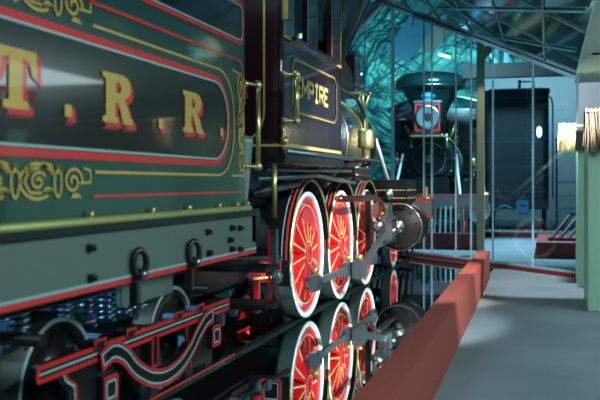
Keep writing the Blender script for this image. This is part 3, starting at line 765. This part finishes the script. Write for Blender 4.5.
# headlight
o = MB(); hy = 13.1
o.bbox(CX - .23, CX + .23, hy, hy + .46, 2.68, 3.28, 'winepanel', .012)
o.bbox(CX - .26, CX + .26, hy - .02, hy + .49, 3.28, 3.33, 'steel', .01)
o.lathe([(3.33, .12), (3.40, .10), (3.40, .14), (3.44, .14), (3.50, .05), (3.50, 0)], (CX, hy + .23, 0), 'z', 'bluebox', 24)
hl = o.build('headlight', loco, 'red-bordered box headlight')
o = MB(); o.lathe([(hy + .46, .225), (hy + .50, .225), (hy + .50, .195)], (CX, 0, 3.02), 'y', 'steel', 40)
o.lathe([(hy + .49, .195), (hy + .47, .12), (hy + .44, 0)], (CX, 0, 3.02), 'y', 'glasslens', 40); o.build('lens', hl)
o = MB(); o.ribbon(rrect(CX - .215, CX + .215, 2.78, 3.26, .01, 2), .03, lambda u, v: (u, hy + .463, v), 'red', True)
for s in (1, -1):
    pl = lambda u, v: (CX + s * .233, u, v)
    o.ribbon(rrect(hy + .05, hy + .41, 2.80, 3.24, .02, 3), .014, pl, 'gold', True)
    for k in range(4): o.ribbon([(hy + .19, 2.90 + k * .08), (hy + .27, 2.94 + k * .08)], .02, pl, 'gold')
o.build('lamp_lining', hl)
o = MB()
o.bbox(CX - .37, CX + .37, 12.85, 13.6, 2.64, 2.68, 'brass', .01)
for s in (1, -1): o.tube([(CX + s * .3, 12.75, 2.2), (CX + s * .33, 13.2, 2.40), (CX + s * .34, 13.5, 2.65)], .025, 'iron', 10)
for s in (1, -1):
    o.tube([(CX + s * .40, 12.9, 2.42), (CX + s * .40, 12.9, 2.70)], .022, 'brass', 10); o.lathe([(2.70, .032), (2.73, .032), (2.75, 0)], (CX + s * .40, 12.9, 0), 'z', 'brass', 12)
o.build('headlight_bracket', loco)
# boiler handrails
for s in (1, -1):
    o = MB(); x = CX + s * .56
    o.tube([(x, 7.6, 2.62), (x, 12.65, 2.62)], .018, 'rod', 10)
    for y in (7.9, 9.3, 10.7, 12.1, 12.63):
        o.tube([(x, y, 2.62), (x - s * .10, y, 2.36)], .012, 'brass', 8); o.lathe([(-.03, 0), (-.02, .025), (.02, .025), (.03, 0)], (x, y, 2.62), 'y', 'brass', 12)
    o.build('handrail', loco)
# braces from smokebox to beam
for s in (1, -1):
    o = MB(); o.tube([(CX + s * .61, 12.82, 1.95), (CX + s * .66, 13.3, 1.50), (CX + s * .72, 13.84, 1.03)], .03, 'white', 12); o.build('smokebox_brace', loco, 'bright white diagonal brace')
# pilot beam and cowcatcher
o = MB(); o.bbox(CX - 1.32, CX + 1.32, 13.82, 14.05, .74, 1.06, 'beamgrey', .01); pb = o.build('pilot_beam', loco)
o = MB()
for s in (1, -1):
    pl = lambda u, v: (CX + s * 1.323, u, v)
for z in (.765, 1.035):
    for yy in (13.816, 14.054): o.ribbon([(CX - 1.32, z), (CX + 1.32, z)], .028, lambda u, v, yy=yy: (u, yy, v), 'red')
    for s in (1, -1): o.ribbon([(13.82, z), (14.05, z)], .028, lambda u, v, s=s: (CX + s * 1.324, u, v), 'red')
o.build('beam_lining', pb)
for s in (1, -1):
    o = MB()
    o.lathe([(1.06, .13), (1.08, .12), (1.11, .05), (1.12, .03), (1.24, .028), (1.24, 0)], (CX + s * 1.22, 13.93, 0), 'z', 'brass', 18)
    o.build('flag_holder', pb)
o = MB(); n = 9
base = []
for k in range(-n, n + 1):
    u = k / n; tx = CX + u * .95; bx = CX + u * .98; by_ = 14.1 + .95 * (1 - abs(u)) ** 1.0
    o.bar((tx, 14.03 + .05 * (1 - abs(u)), .80), (bx, by_, .09), .04, .03, 'iron'); base.append((bx, by_, .08))
cc = o.build('cowcatcher', loco)
o = MB(); o.tube(base, .03, 'iron', 8); o.bar((CX, 14.05, .74), (CX, 15.0, .14), .08, .05, 'iron'); o.build('cowcatcher_rim', cc)
o = MB(); o.bbox(CX - .07, CX + .07, 14.05, 14.5, .80, .92, 'steel', .015); o.build('coupling_bar', loco)
# pilot wheels, truck frame
for s in (1, -1): small_wheel('pilot_wheel', loco, 13.38, .36, s, .36, 'wred', 'white', .79)
o = MB(); o.tube([(CX - .76, 13.38, .36), (CX + .76, 13.38, .36)], .06, 'iron', 12); o.bbox(CX - .6, CX + .6, 13.2, 13.46, .5, .85, 'iron', .02); o.build('pilot_truck', loco)
# main frame, ashpan, clutter
o = MB()
for s in (1, -1):
    a, b = sorted((CX + s * .50, CX + s * .58)); o.bbox(a, b, 5.75, 13.85, .72, .98, 'iron', .01)
    o.bbox(a, b, 7.6, 11.3, .35, .45, 'iron', .01)
o.bbox(CX - 1.1, CX + 1.1, 5.7, 5.95, .98, 1.12, 'black', .01)
o.build('main_frame', loco)
o = MB(); o.bbox(CX - .5, CX + .5, 6.0, 8.9, .42, 1.3, 'black', .03); o.build('ashpan', loco)
o = MB(); o.bbox(CX - .68, CX + .68, 5.9, 8.4, 1.1, 1.95, 'russia', .08); o.build('firebox', loco)
# running boards
for s in (1, -1):
    a, b = sorted((CX + s * .66, CX + s * 1.19)); o = MB(); o.bbox(a, b, 7.35, 10.05, 1.535, 1.575, 'iron', .008); rb = o.build('running_board', loco)
    o = MB(); o.tube([(CX + s * 1.19, 7.35, 1.555), (CX + s * 1.19, 10.05, 1.555)], .012, 'steel', 8); o.build('board_edge', rb)
    o = MB()
    for y in (7.6, 8.83, 10.0): o.bar((CX + s * .68, y, 1.28), (CX + s * 1.1, y, 1.54), .03, .03, 'iron')
    o.build('board_bracket', rb)
# cab
CW = 1.34; c0, c1 = 5.71, 7.45
cab = MB()
for s in (1, -1):
    outl = [(c0, 1.50), (c1, 1.50), (c1, 3.45), (c0, 3.45)]
    h1 = [(5.96, 2.31), (5.96, 3.2), (6.34, 3.2), (6.34, 2.31)]; h2 = [(6.62, 2.31), (6.62, 3.2), (7.10, 3.2), (7.10, 2.31)]
    a, b = CX + s * (CW - .04), CX + s * CW
    cab.poly(outl, [h1, h2], lambda u, v: (a, u, v), 'wine', thick=lambda u, v: (b, u, v))
x0, x1 = CX - CW, CX + CW
cab.poly([(x0, 1.5), (x1, 1.5), (x1, 3.45), (x0, 3.45)], [[(CX - .55, 1.55), (CX - .55, 3.2), (CX + .55, 3.2), (CX + .55, 1.55)]], lambda u, v: (u, c0, v), 'wine', thick=lambda u, v: (u, c0 + .04, v))
cab.poly([(x0, 1.5), (x1, 1.5), (x1, 3.45), (x0, 3.45)], [[(x0 + .15, 2.55), (x0 + .15, 3.2), (x0 + .5, 3.2), (x0 + .5, 2.55)], [(x1 - .5, 2.55), (x1 - .5, 3.2), (x1 - .15, 3.2), (x1 - .15, 2.55)]], lambda u, v: (u, c1 - .04, v), 'wine', thick=lambda u, v: (u, c1, v))
co = cab.build('cab', loco)
o = MB(); o.bbox(x0 - .03, x1 + .03, c0 - .05, c1 + .02, 1.44, 1.50, 'iron', .008); o.build('cab_floor', co)
o = MB()
rp = [(x0 - .18 + (x1 - x0 + .36) * k / 16, 3.42 + .38 * math.sin(PI * k / 16) ** .8) for k in range(17)]
o.poly(rp + [(p[0], p[1] + .04) for p in rp[::-1]], [], lambda u, v: (u, c0 - .35, v), 'stack', thick=lambda u, v: (u, c1 + .25, v)); o.build('cab_roof', co)
# gold lines and cab lettering
for s in (1, -1):
    o = MB()
    pl = lambda u, v: (CX + s * (CW + .003), u, v)
    o.ribbon(rrect(5.93, 7.27, 1.81, 2.19, .10), .045, pl, 'winepanel', True)
    pl2 = lambda u, v: (CX + s * (CW + .005), u, v)
    o.ribbon(rrect(5.93, 7.27, 1.81, 2.19, .10), .012, pl2, 'gold', True)
    o.ribbon([(c0, 2.315), (c1, 2.315)], .02, pl2, 'gold')
    for yy in (5.955, 6.345, 6.615, 7.105): o.ribbon([(yy, 2.31), (yy, 3.2)], .012, pl2, 'gold')
    for yy in (5.73, 7.43): o.ribbon([(yy, 2.31), (yy, 3.4)], .012, pl2, 'gold')
    o.ribbon([(c0, 1.565), (c1, 1.565)], .026, pl2, 'lgold'); o.tube([(CX + s * (CW + .02), c0, 1.52), (CX + s * (CW + .02), c1 + .4, 1.52)], .018, 'steel', 8)
    o.lathe([(1.56, 0), (1.57, .03), (1.61, .03), (1.62, 0)], (CX + s * (CW + .01), c0, 0), 'z', 'brass', 12)
    prr = lambda u, v: (CX + s * u, c0 - .003, v)
    o.ribbon([(.62, 1.60), (1.06, 1.60)] + [(1.06 + .145 * math.sin(t), 1.80 - .20 * math.cos(t)) for t in [PI / 2 * k / 6 for k in range(7)]] + [(1.205, 3.3)], .014, prr, 'gold')
    o.ribbon([(.56, 1.56), (1.34, 1.56)], .018, prr, 'lgold')
    o.build('gold_lining', co)
STK = {'E': [[(1, 1), (0, 1), (0, 0), (1, 0)], [(0, .5), (.8, .5)]], 'M': [[(0, 0), (0, 1), (.5, .35), (1, 1), (1, 0)]],
       'P': [[(0, 0), (0, 1), (.8, 1), (1, .85), (1, .6), (.8, .48), (0, .48)]], 'I': [[(.5, 0), (.5, 1)], [(.1, 1), (.9, 1)], [(.1, 0), (.9, 0)]],
       'R': [[(0, 0), (0, 1), (.8, 1), (1, .85), (1, .6), (.8, .48), (0, .48)], [(.5, .48), (1, 0)]]}
for s in (1, -1):
    o = MB(); y = 6.03 if s > 0 else 6.98
    for ch in 'EMPIRE':
        w = .115 if ch != 'M' else .15
        for stroke in STK[ch]:
            o.ribbon([(y + s * p[0] * w, 1.935 + p[1] * .125) for p in stroke], .032, lambda u, v: (CX + s * (CW + .006), u, v), 'lgold')
        y += s * (w + .042)
    o.build('name_lettering', co, 'gold capital lettering')
for s in (1, -1):
    o = MB(); o.bbox(min(CX + s * 1.2, CX + s * 1.38), max(CX + s * 1.2, CX + s * 1.38), 5.9, 7.2, 2.30, 2.335, 'wine', .006); o.build('armrest', co)
o = MB(); o.bbox(CX + .75, CX + 1.2, 6.3, 6.75, 2.05, 2.3, 'black', .03)
o.lathe([(2.2, .16), (2.42, .16), (2.44, .19), (2.47, .19), (2.55, .08), (2.55, 0)], (CX + .9, 6.55, 0), 'z', 'iron', 20, mats=['iron', 'brass', 'brass', 'iron', 'iron']); o.build('cab_gauge', co)
# cab handrails and poles
for s in (1, -1):
    o = MB(); x = CX + s * 1.42
    o.tube([(x, 5.77, 1.73), (x, 5.77, 2.05)], .02, 'brass', 12)
    for z in (1.73, 2.05):
        o.lathe([(-.03, 0), (-.02, .028), (.02, .028), (.03, 0)], (x, 5.77, z), 'z', 'brass', 12); o.tube([(x, 5.77, z), (CX + s * 1.33, 5.72, z)], .013, 'brass', 8)
        o.lathe([(-.02, 0), (-.015, .025), (.015, .025), (.02, 0)], (CX + s * 1.35, 5.72, z), 'z', 'brass', 12)
    o.build('handrail', loco)
    o = MB(); o.tube([(CX + s * 1.36, 5.69, 2.42), (CX + s * 1.36, 5.69, 3.4)], .022, 'lgold', 12); o.build('corner_rail', loco)
    o = MB(); o.tube([(CX + s * 1.28, 5.70, 1.06), (CX + s * 1.28, 5.70, 1.50)], .02, 'brass', 12); o.build('step_handrail', loco)
    # steps
    o = MB(); x = CX + s * 1.24
    a, b = sorted((x - .01, x + .03))
    o.bbox(a, b, 5.79, 5.83, .42, .98, 'steel', .006)
    for z in (.45, .70):
        a, b = sorted((x - s * .45, x + s * .04)); o.bbox(a, b, 5.50, 5.84, z, z + .03, 'iron', .006)
    stp = o.build('cab_step', loco)
    o = MB(); o.ribbon([(x - .022, .44), (x - .022, .97)], .018, lambda u, v: (u, 5.787, v), 'red'); o.build('step_lining', stp)
# copper and brass fittings on the running gear
for s in (1, -1):
    X = lambda v: CX + s * v
    o = MB(); o.tube(smooth_path([(X(1.06), 8.5, 1.14), (X(1.12), 9.2, 1.13), (X(1.14), 9.9, 1.13), (X(1.15), 10.3, 1.08), (X(1.15), 10.45, .95), (X(1.12), 10.35, .85)], 6), .034, 'copper', 12); o.build('copper_pipe', loco)
    o = MB(); o.lathe([(0, 0), (0, .07), (.22, .07), (.24, .05), (.24, 0)], (X(1.10), 10.35, .78), 'y', 'steel', 18)
    o.bbox(min(X(1.0), X(1.2)), max(X(1.0), X(1.2)), 10.55, 10.9, .86, 1.05, 'steel', .02); o.build('feed_pump', loco)
    o = MB(); o.lathe([(1.60, .05), (1.72, .05), (1.72, .09), (1.75, .10), (1.92, .10), (1.95, .09), (1.95, .03), (2.1, .02), (2.1, 0)], (X(.98), 10.3, 0), 'z', 'brass', 24); o.build('oil_lubricator', loco)
    o = MB(); o.tube(smooth_path([(X(.98), 10.3, 2.08), (X(.90), 10.1, 2.3), (X(.72), 9.9, 2.42), (X(.62), 9.8, 2.5)], 5), .016, 'iron', 8); o.build('oil_pipe', loco)
    o = MB(); o.tube([(X(.98), 10.3, 1.35), (X(.98), 10.3, 1.62)], .035, 'copper', 10); o.build('copper_fitting', loco)
    o = MB(); a, b = sorted((X(1.0), X(1.18))); o.bbox(a, b, 8.75, 9.5, 1.36, 1.46, 'black', .01)
    o.tube([(X(1.18), 8.75, 1.38), (X(1.18), 9.5, 1.38)], .015, 'copper', 8); o.tube([(X(1.18), 8.75, 1.46), (X(1.18), 9.5, 1.46)], .012, 'steel', 8); o.build('reach_rod_box', loco)
    o = MB()
    o.tube([(X(1.15), 5.9, 1.40), (X(1.15), 8.7, 1.42)], .016, 'rod', 8); o.tube([(X(1.08), 5.9, 1.33), (X(1.08), 7.6, 1.37), (X(1.08), 9.2, 1.30)], .02, 'rod', 8)
    o.tube([(X(1.0), 6.0, 1.22), (X(1.0), 7.3, 1.30)], .03, 'iron', 8); o.build('pipe_run', loco)
    o = MB(); a, b = sorted((X(.75), X(.95)))
    o.bbox(a + .06, b - .02, 6.45, 6.60, .54, .60, 'red', .015); o.bbox(a + .10, b - .05, 6.50, 6.54, .34, .54, 'red', .008); o.build('brake_hanger', loco, 'red brake hanger')
    o = MB(); o.tube([(X(.9), 6.35, .56), (X(1.0), 6.5, .56)], .012, 'lgold', 10); o.lathe([(0, .05), (.05, .055), (.08, .03), (.08, 0)], (X(1.0), 6.6, .55), 'y', 'steel', 16)
    for k in range(5): o.bbox(a + .02 * k, a + .02 * k + .05, 5.95 + .22 * k, 6.03 + .22 * k, .25 + .04 * (k % 3), .34 + .04 * (k % 3), 'steel', .01)
    o.tube([(X(.8), 5.8, .75), (X(.95), 6.9, .68)], .02, 'iron', 8); o.tube([(X(.7), 5.8, .35), (X(.9), 7.3, .30)], .025, 'iron', 8); o.build('brake_rod', loco)

# ------------------------------------------------------------------ copied locomotive standing in for its mirror reflection behind the glass
def copy_tree(src, parent=None):
    c = src.copy(); COL.objects.link(c); c.parent = parent
    for ch in list(src.children): copy_tree(ch, c)
    return c
lb = copy_tree(loco)
lb.location = (-2.95, 24.74, 0); lb.rotation_euler = (0, 0, PI + .07)
for ch in lb.children:
    if ch.name.startswith('smokestack'): ch.location.z -= .5
    if ch.name.split('.')[0] == 'headlight': ch.scale = (1.2, 1, 1.2); ch.location.z = -.867
    if ch.name.startswith('headlight_bracket'): ch.location.z = -.32
lb['label'] = 'locomotive copy imitating a mirror reflection behind the glass, with flared smokestack, round headlight and cowcatcher'
lb['category'] = 'locomotive'

# plinths behind the glass
o = MB(); o.bbox(-2.85, -1.22, 17.1, 17.3, 0.0, .32, 'barrierd', .01); tag(o.build('barrier'), 'dark red low barrier in front of the locomotive seen behind the glass', 'barrier')
o = MB(); o.bbox(-0.20, 2.2, 15.6, 18.4, 0.0, .27, 'barrierd', .01); tag(o.build('plinth'), 'dark red exhibit plinth behind the right-hand glass panels, carrying black rods', 'plinth')
o = MB(); o.bbox(-1.75, 4.0, 21.6, 21.8, 0.0, .10, 'barrierd', .01); tag(o.build('kerb'), 'thin red kerb edging the gravel below the riveted tank', 'kerb')
# black slanted rods on plinth
rk = thing('cowcatcher', 'black slatted cowcatcher resting on the dark red plinth behind the glass', 'cowcatcher', (.2, 16.4, .27))
for k in range(5):
    o = MB(); o.bar((.05 + k * .14, 16.2, .30), (.40 + k * .16, 16.9, .72), .05, .04, 'black'); o.build('slat', rk)
o = MB(); o.bar((.0, 16.18, .295), (.75, 16.18, .295), .06, .05, 'black'); o.bar((.36, 16.9, .72), (1.1, 16.9, .72), .06, .05, 'black'); o.build('rail_bar', rk)
# gravel bed
o = MB()
for i in range(1500):
    x = random.uniform(-1.7, 2.0); y = random.uniform(21.9, 23.0); r = random.uniform(.025, .06); z = r * .5 + random.uniform(0, .05)
    v = [(x + r * random.uniform(.7, 1.2) * a, y + r * random.uniform(.7, 1.2) * b, z + r * c) for a, b, c in ((1, 0, 0), (-1, 0, 0), (0, 1, 0), (0, -1, 0), (0, 0, 1), (0, 0, -1))]
    o.raw(v, [(0, 2, 4), (2, 1, 4), (1, 3, 4), (3, 0, 4), (2, 0, 5), (1, 2, 5), (3, 1, 5), (0, 3, 5)], 'gravel')
tag(o.build('gravel'), 'strip of pale gravel ballast below the riveted tank behind the glass', 'gravel', kind='stuff')
# riveted tank end
tb = thing('tank_car', 'dark navy riveted tank end standing behind the right-hand glass panels', 'rail car', (-.82, 24.0, 0))
o = MB(); ty = 23.2
pl_ = rrect(-1.62, 0.02, ty, ty + 1.65, .18)
o.poly(pl_, [], lambda a, b: (a, b, .85), 'navy', thick=lambda a, b: (a, b, 3.72)); tkb = o.build('tank', tb)
o = MB()
for z in (1.08, 1.72, 2.45, 3.5):
    for k in range(30): o.lathe([(0, .016), (-.012, .012), (-.018, 0)], (-1.5 + k * .05, ty, z), 'y', 'bluesteel', 6)
for x in (-.50, -.42, -1.40):
    for k in range(24): o.lathe([(0, .014), (-.012, .01), (-.016, 0)], (x, ty, 1.15 + k * .1), 'y', 'bluesteel', 6)
o.build('rivets', tkb)
o = MB(); o.tube([(-1.48, ty - .01, 3.73), (-.16, ty - .01, 3.73), (0.03, ty + .15, 3.73), (.03, ty + 1.4, 3.73)], .022, 'bluesteel', 8); o.tube([(-1.55, ty - .005, 2.38), (-.1, ty - .005, 2.38)], .012, 'bluesteel', 6); o.build('rim_beading', tkb)
o = MB(); o.tube([(.12, ty + .2, .9), (.12, ty + .2, 3.3), (.08, ty + .2, 3.5), (.0, ty + .2, 3.55)], .022, 'bluesteel', 8); o.build('grab_rail', tb)
o = MB(); o.tube([(-.72, ty + .3, 3.72), (-.72, ty + .3, 4.0)], .04, 'bluesteel', 8); o.tube([(-.75, ty + .3, 3.95), (-.35, ty + .3, 3.95), (-.35, ty + .3, 3.72)], .025, 'bluesteel', 8); o.build('filler_pipe', tb)
o = MB(); o.bbox(-1.62, .02, ty - .05, ty + 1.65, .62, .86, 'navy', .02); o.build('end_sill', tb)
o = MB(); o.bbox(-.78, -.46, ty - .35, ty - .1, .50, .86, 'bluebox', .03); o.tube([(-.72, ty - .2, .86), (-.62, ty - .2, .95), (-.52, ty - .2, .86)], .02, 'bluebox', 8)
o.bbox(-.70, -.54, ty - .365, ty - .35, .72, .75, 'black', .003); o.build('coupler', tb, 'light blue coupler casting')
for s in (-1.45, -.1):
    o = MB(); o.lathe([(-.06, 0), (-.06, .42), (.06, .42), (.06, 0)], (s, ty + .9, .42), 'x', 'navy', 32); o.lathe([(-.08, .12), (-.08, 0)], (s, ty + .9, .42), 'x', 'iron', 20); o.build('wheel', tb)
o = MB(); o.tube(smooth_path([(-1.55, ty - .1, .75), (-1.3, ty - .2, .60), (-1.1, ty - .2, .72), (-.85, ty - .25, .62)], 5), .035, 'bluesteel', 8); o.build('air_hose', tb)
# added glowing oval imitating a spotlight glare by the tank corner
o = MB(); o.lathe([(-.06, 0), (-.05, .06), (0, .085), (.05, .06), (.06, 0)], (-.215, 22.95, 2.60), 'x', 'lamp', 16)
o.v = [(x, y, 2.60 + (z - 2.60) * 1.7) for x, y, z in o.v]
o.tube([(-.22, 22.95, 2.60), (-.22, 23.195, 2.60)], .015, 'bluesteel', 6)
tag(o.build('glare_oval'), 'small glowing white oval imitating glare near the right corner of the riveted tank', 'lamp')
# step / ladder platform right of tank
sf = thing('step_stand', 'dark steel stepped stand right of the riveted tank behind the glass', 'steps', (.45, 23.6, 0))
for z, yy in ((.62, 23.3), (.95, 23.6), (1.30, 23.9)):
    o = MB(); o.bbox(.22, .75, yy, yy + .3, z, z + .04, 'bluesteel', .005); o.build('step', sf)
for x in (.22, .75):
    o = MB(); o.bar((x, 23.3, 0), (x, 24.1, 1.5), .05, .05, 'navy'); o.build('stringer', sf)
    o = MB(); o.bar((x, 24.15, 0), (x, 24.15, 2.5), .05, .05, 'navy'); o.build('post', sf)

# wooden post and truss behind the glass
o = MB(); o.bbox(-1.235, -1.10, 15.9, 16.05, 0, 4.1, 'wood', .01)
o.bar((-1.17, 15.98, 3.55), (-.2, 15.98, 4.6), .12, .14, 'wood')
tag(o.build('post'), 'grey-brown wooden post with a slanting brace standing just behind the glass', 'post')
# roof truss
tr = thing('roof_truss', 'maroon roof beam with blue steel struts above the riveted tank', 'truss', (1, 20.5, 3.9))
o = MB(); o.bbox(-1.9, 7.3, 20.4, 20.65, 3.72, 4.05, 'maroonbeam', .01); o.build('bottom_chord', tr)
o = MB(); o.bbox(-1.9, 7.3, 20.4, 20.65, 5.2, 5.45, 'maroonbeam', .01); o.build('top_chord', tr)
for a, b, w in ((-.92, -.92, .11), (-.85, -.35, .07), (-.7, -.1, .05), (-1.8, -1.15, .07), (-.92, -1.5, .06), (.3, -.3, .05), (.5, .5, .1)):
    o = MB(); o.bar((a, 20.5, 5.2), (b, 20.5, 4.05), w, w, 'bluesteel'); o.build('strut', tr)
# pale hanging panels under the hall roof
for i, (x, y, z, w, h, rz, lab, pm) in enumerate(((-3.15, 26, 5.9, 1.5, .7, .95, 'pale slanted panel hanging high above the smokestack, behind the glass', 'skylight'), (-3.75, 25, 5.6, 1.6, .8, .95, 'blue-grey slanted panel hanging just left of the pale slanted one', 'bluepanel'), (-5.9, 27, 4.0, .6, .5, .4, 'small pale square panel hanging left of the tall glass mullion', 'skylight'))):
    o = MB(); c = Vector((x, y, z)); d = Vector((math.cos(rz), 0.0, math.sin(rz))) * w / 2; u = Vector((-math.sin(rz), .3, math.cos(rz))) * h / 2; t = Vector((0, .04, 0))
    vs = [c - d - u, c + d - u, c + d + u, c - d + u]; vs += [v + t for v in vs]
    o.raw(vs, [(0, 1, 2, 3), (7, 6, 5, 4), (0, 4, 5, 1), (1, 5, 6, 2), (2, 6, 7, 3), (3, 7, 4, 0)], pm)
    o.tube([tuple(c + t), (c.x, c.y + .04, 8.5)], .012, 'tealsteel', 5)
    tag(o.build('hanging_panel'), lab, 'panel', 'panels hanging under the hall roof')
# teal girders crossing the hall roof
gr = thing('girder', 'teal steel lattice girder crossing under the hall roof behind the glass', 'girder', (-4, 29, 4))
for (a, b) in (((-7.5, 29, 3.6), (-2.4, 29, 6.6)), ((-7.5, 29, 4.4), (-3.0, 29, 7.0)), ((-2.4, 29, 3.9), (-6.8, 29, 6.4)), ((-7, 29, 5.0), (-5.6, 29, 3.6)), ((-5.0, 29, 6.1), (-3.7, 29, 4.8))):
    o = MB(); o.bar(a, b, .05, .06, 'tealsteel'); o.build('girder_bar', gr)
for x, z in ((-7.4, 3.7), (-3.0, 7.0), (-6.8, 6.4)):
    o = MB(); o.tube([(x, 29, z), (x, 29, 8.5)], .02, 'tealsteel', 6); o.build('hanger', gr)
for x, y, z, lab in ((-5.2, 24.0, 4.4, 'tube lamp glowing left of the tall mullion'), (-4.2, 25.5, 5.2, 'tube lamp glowing above and left of the smokestack'), (-2.9, 25.5, 5.0, 'tube lamp glowing above the smokestack')):
    o = MB(); o.tube([(x - .16, y, z + .05), (x + .16, y, z - .05)], .035, 'lamp', 8); o.tube([(x, y, z), (x, y, 8.5)], .01, 'tealsteel', 5); tag(o.build('tube_lamp'), lab, 'lamp', 'tube lamps under the hall roof')

# ------------------------------------------------------------------ green cabinets and thatch at the right
o = MB(); o.bbox(.355, 1.6, 11.4, 12.2, 0, 1.95, 'cabinet', .01); c1_ = o.build('cabinet'); tag(c1_, 'pale green upright cabinet at the right end of the glass wall', 'cabinet')
o = MB(); o.bbox(.385, 2.6, 9.23, 10.2, 0.0, 1.95, 'cabinet2', .01); tag(o.build('cabinet'), 'grey-green cabinet at the right edge, nearest us, under the weathered straw fringe', 'cabinet')
def fringe(name, x0, x1, y, ztop, zlen, m, n, lab, dep=.25, jag=.25, xb=None):
    o = MB()
    for i in range(n):
        x = random.uniform(x0, x1); yy = y + random.uniform(-.03, dep); L = zlen * random.uniform(1 - jag, 1.0)
        dx = random.uniform(-.03, .03); zt = ztop + random.uniform(-.03, .03)
        o.tube([(x, yy + .02, zt), (x + dx * .4, yy - .05, zt - L * .5), (x + dx, yy - .07, zt - L)], [.006, .006, .003], m, 4, caps=False)
    o.bbox(x0, xb or x1, y - .02, y + dep, ztop - .015, ztop + .01, m, .004)
    return tag(o.build(name), lab, 'thatch', kind='stuff')
fringe('straw_fringe', .335, 1.5, 11.28, 1.93, .26, 'strawd', 700, 'weathered brown straw fringe hanging over the pale green cabinet', .07)
fringe('straw_fringe', .35, 2.2, 9.12, 2.02, .42, 'strawd', 1500, 'weathered brown straw fringe hanging over the nearest grey-green cabinet', .09)
fringe('straw_fringe', .14, .345, 11.86, 2.05, .34, 'straw', 620, 'golden straw fringe imitating a mirror reflection, left of the pale green cabinet', .10, .5, .60)  # these strands stand in for the straw mirrored in the wall
# recessed ceiling lamp
o = MB(); o.lathe([(2.77, .05), (2.755, .06), (2.755, .045), (2.765, .03), (2.765, 0)], (.53, 10.4, 0), 'z', 'iron', 20); tag(o.build('ceiling_lamp'), 'small recessed lamp in the pale soffit at upper right', 'lamp')
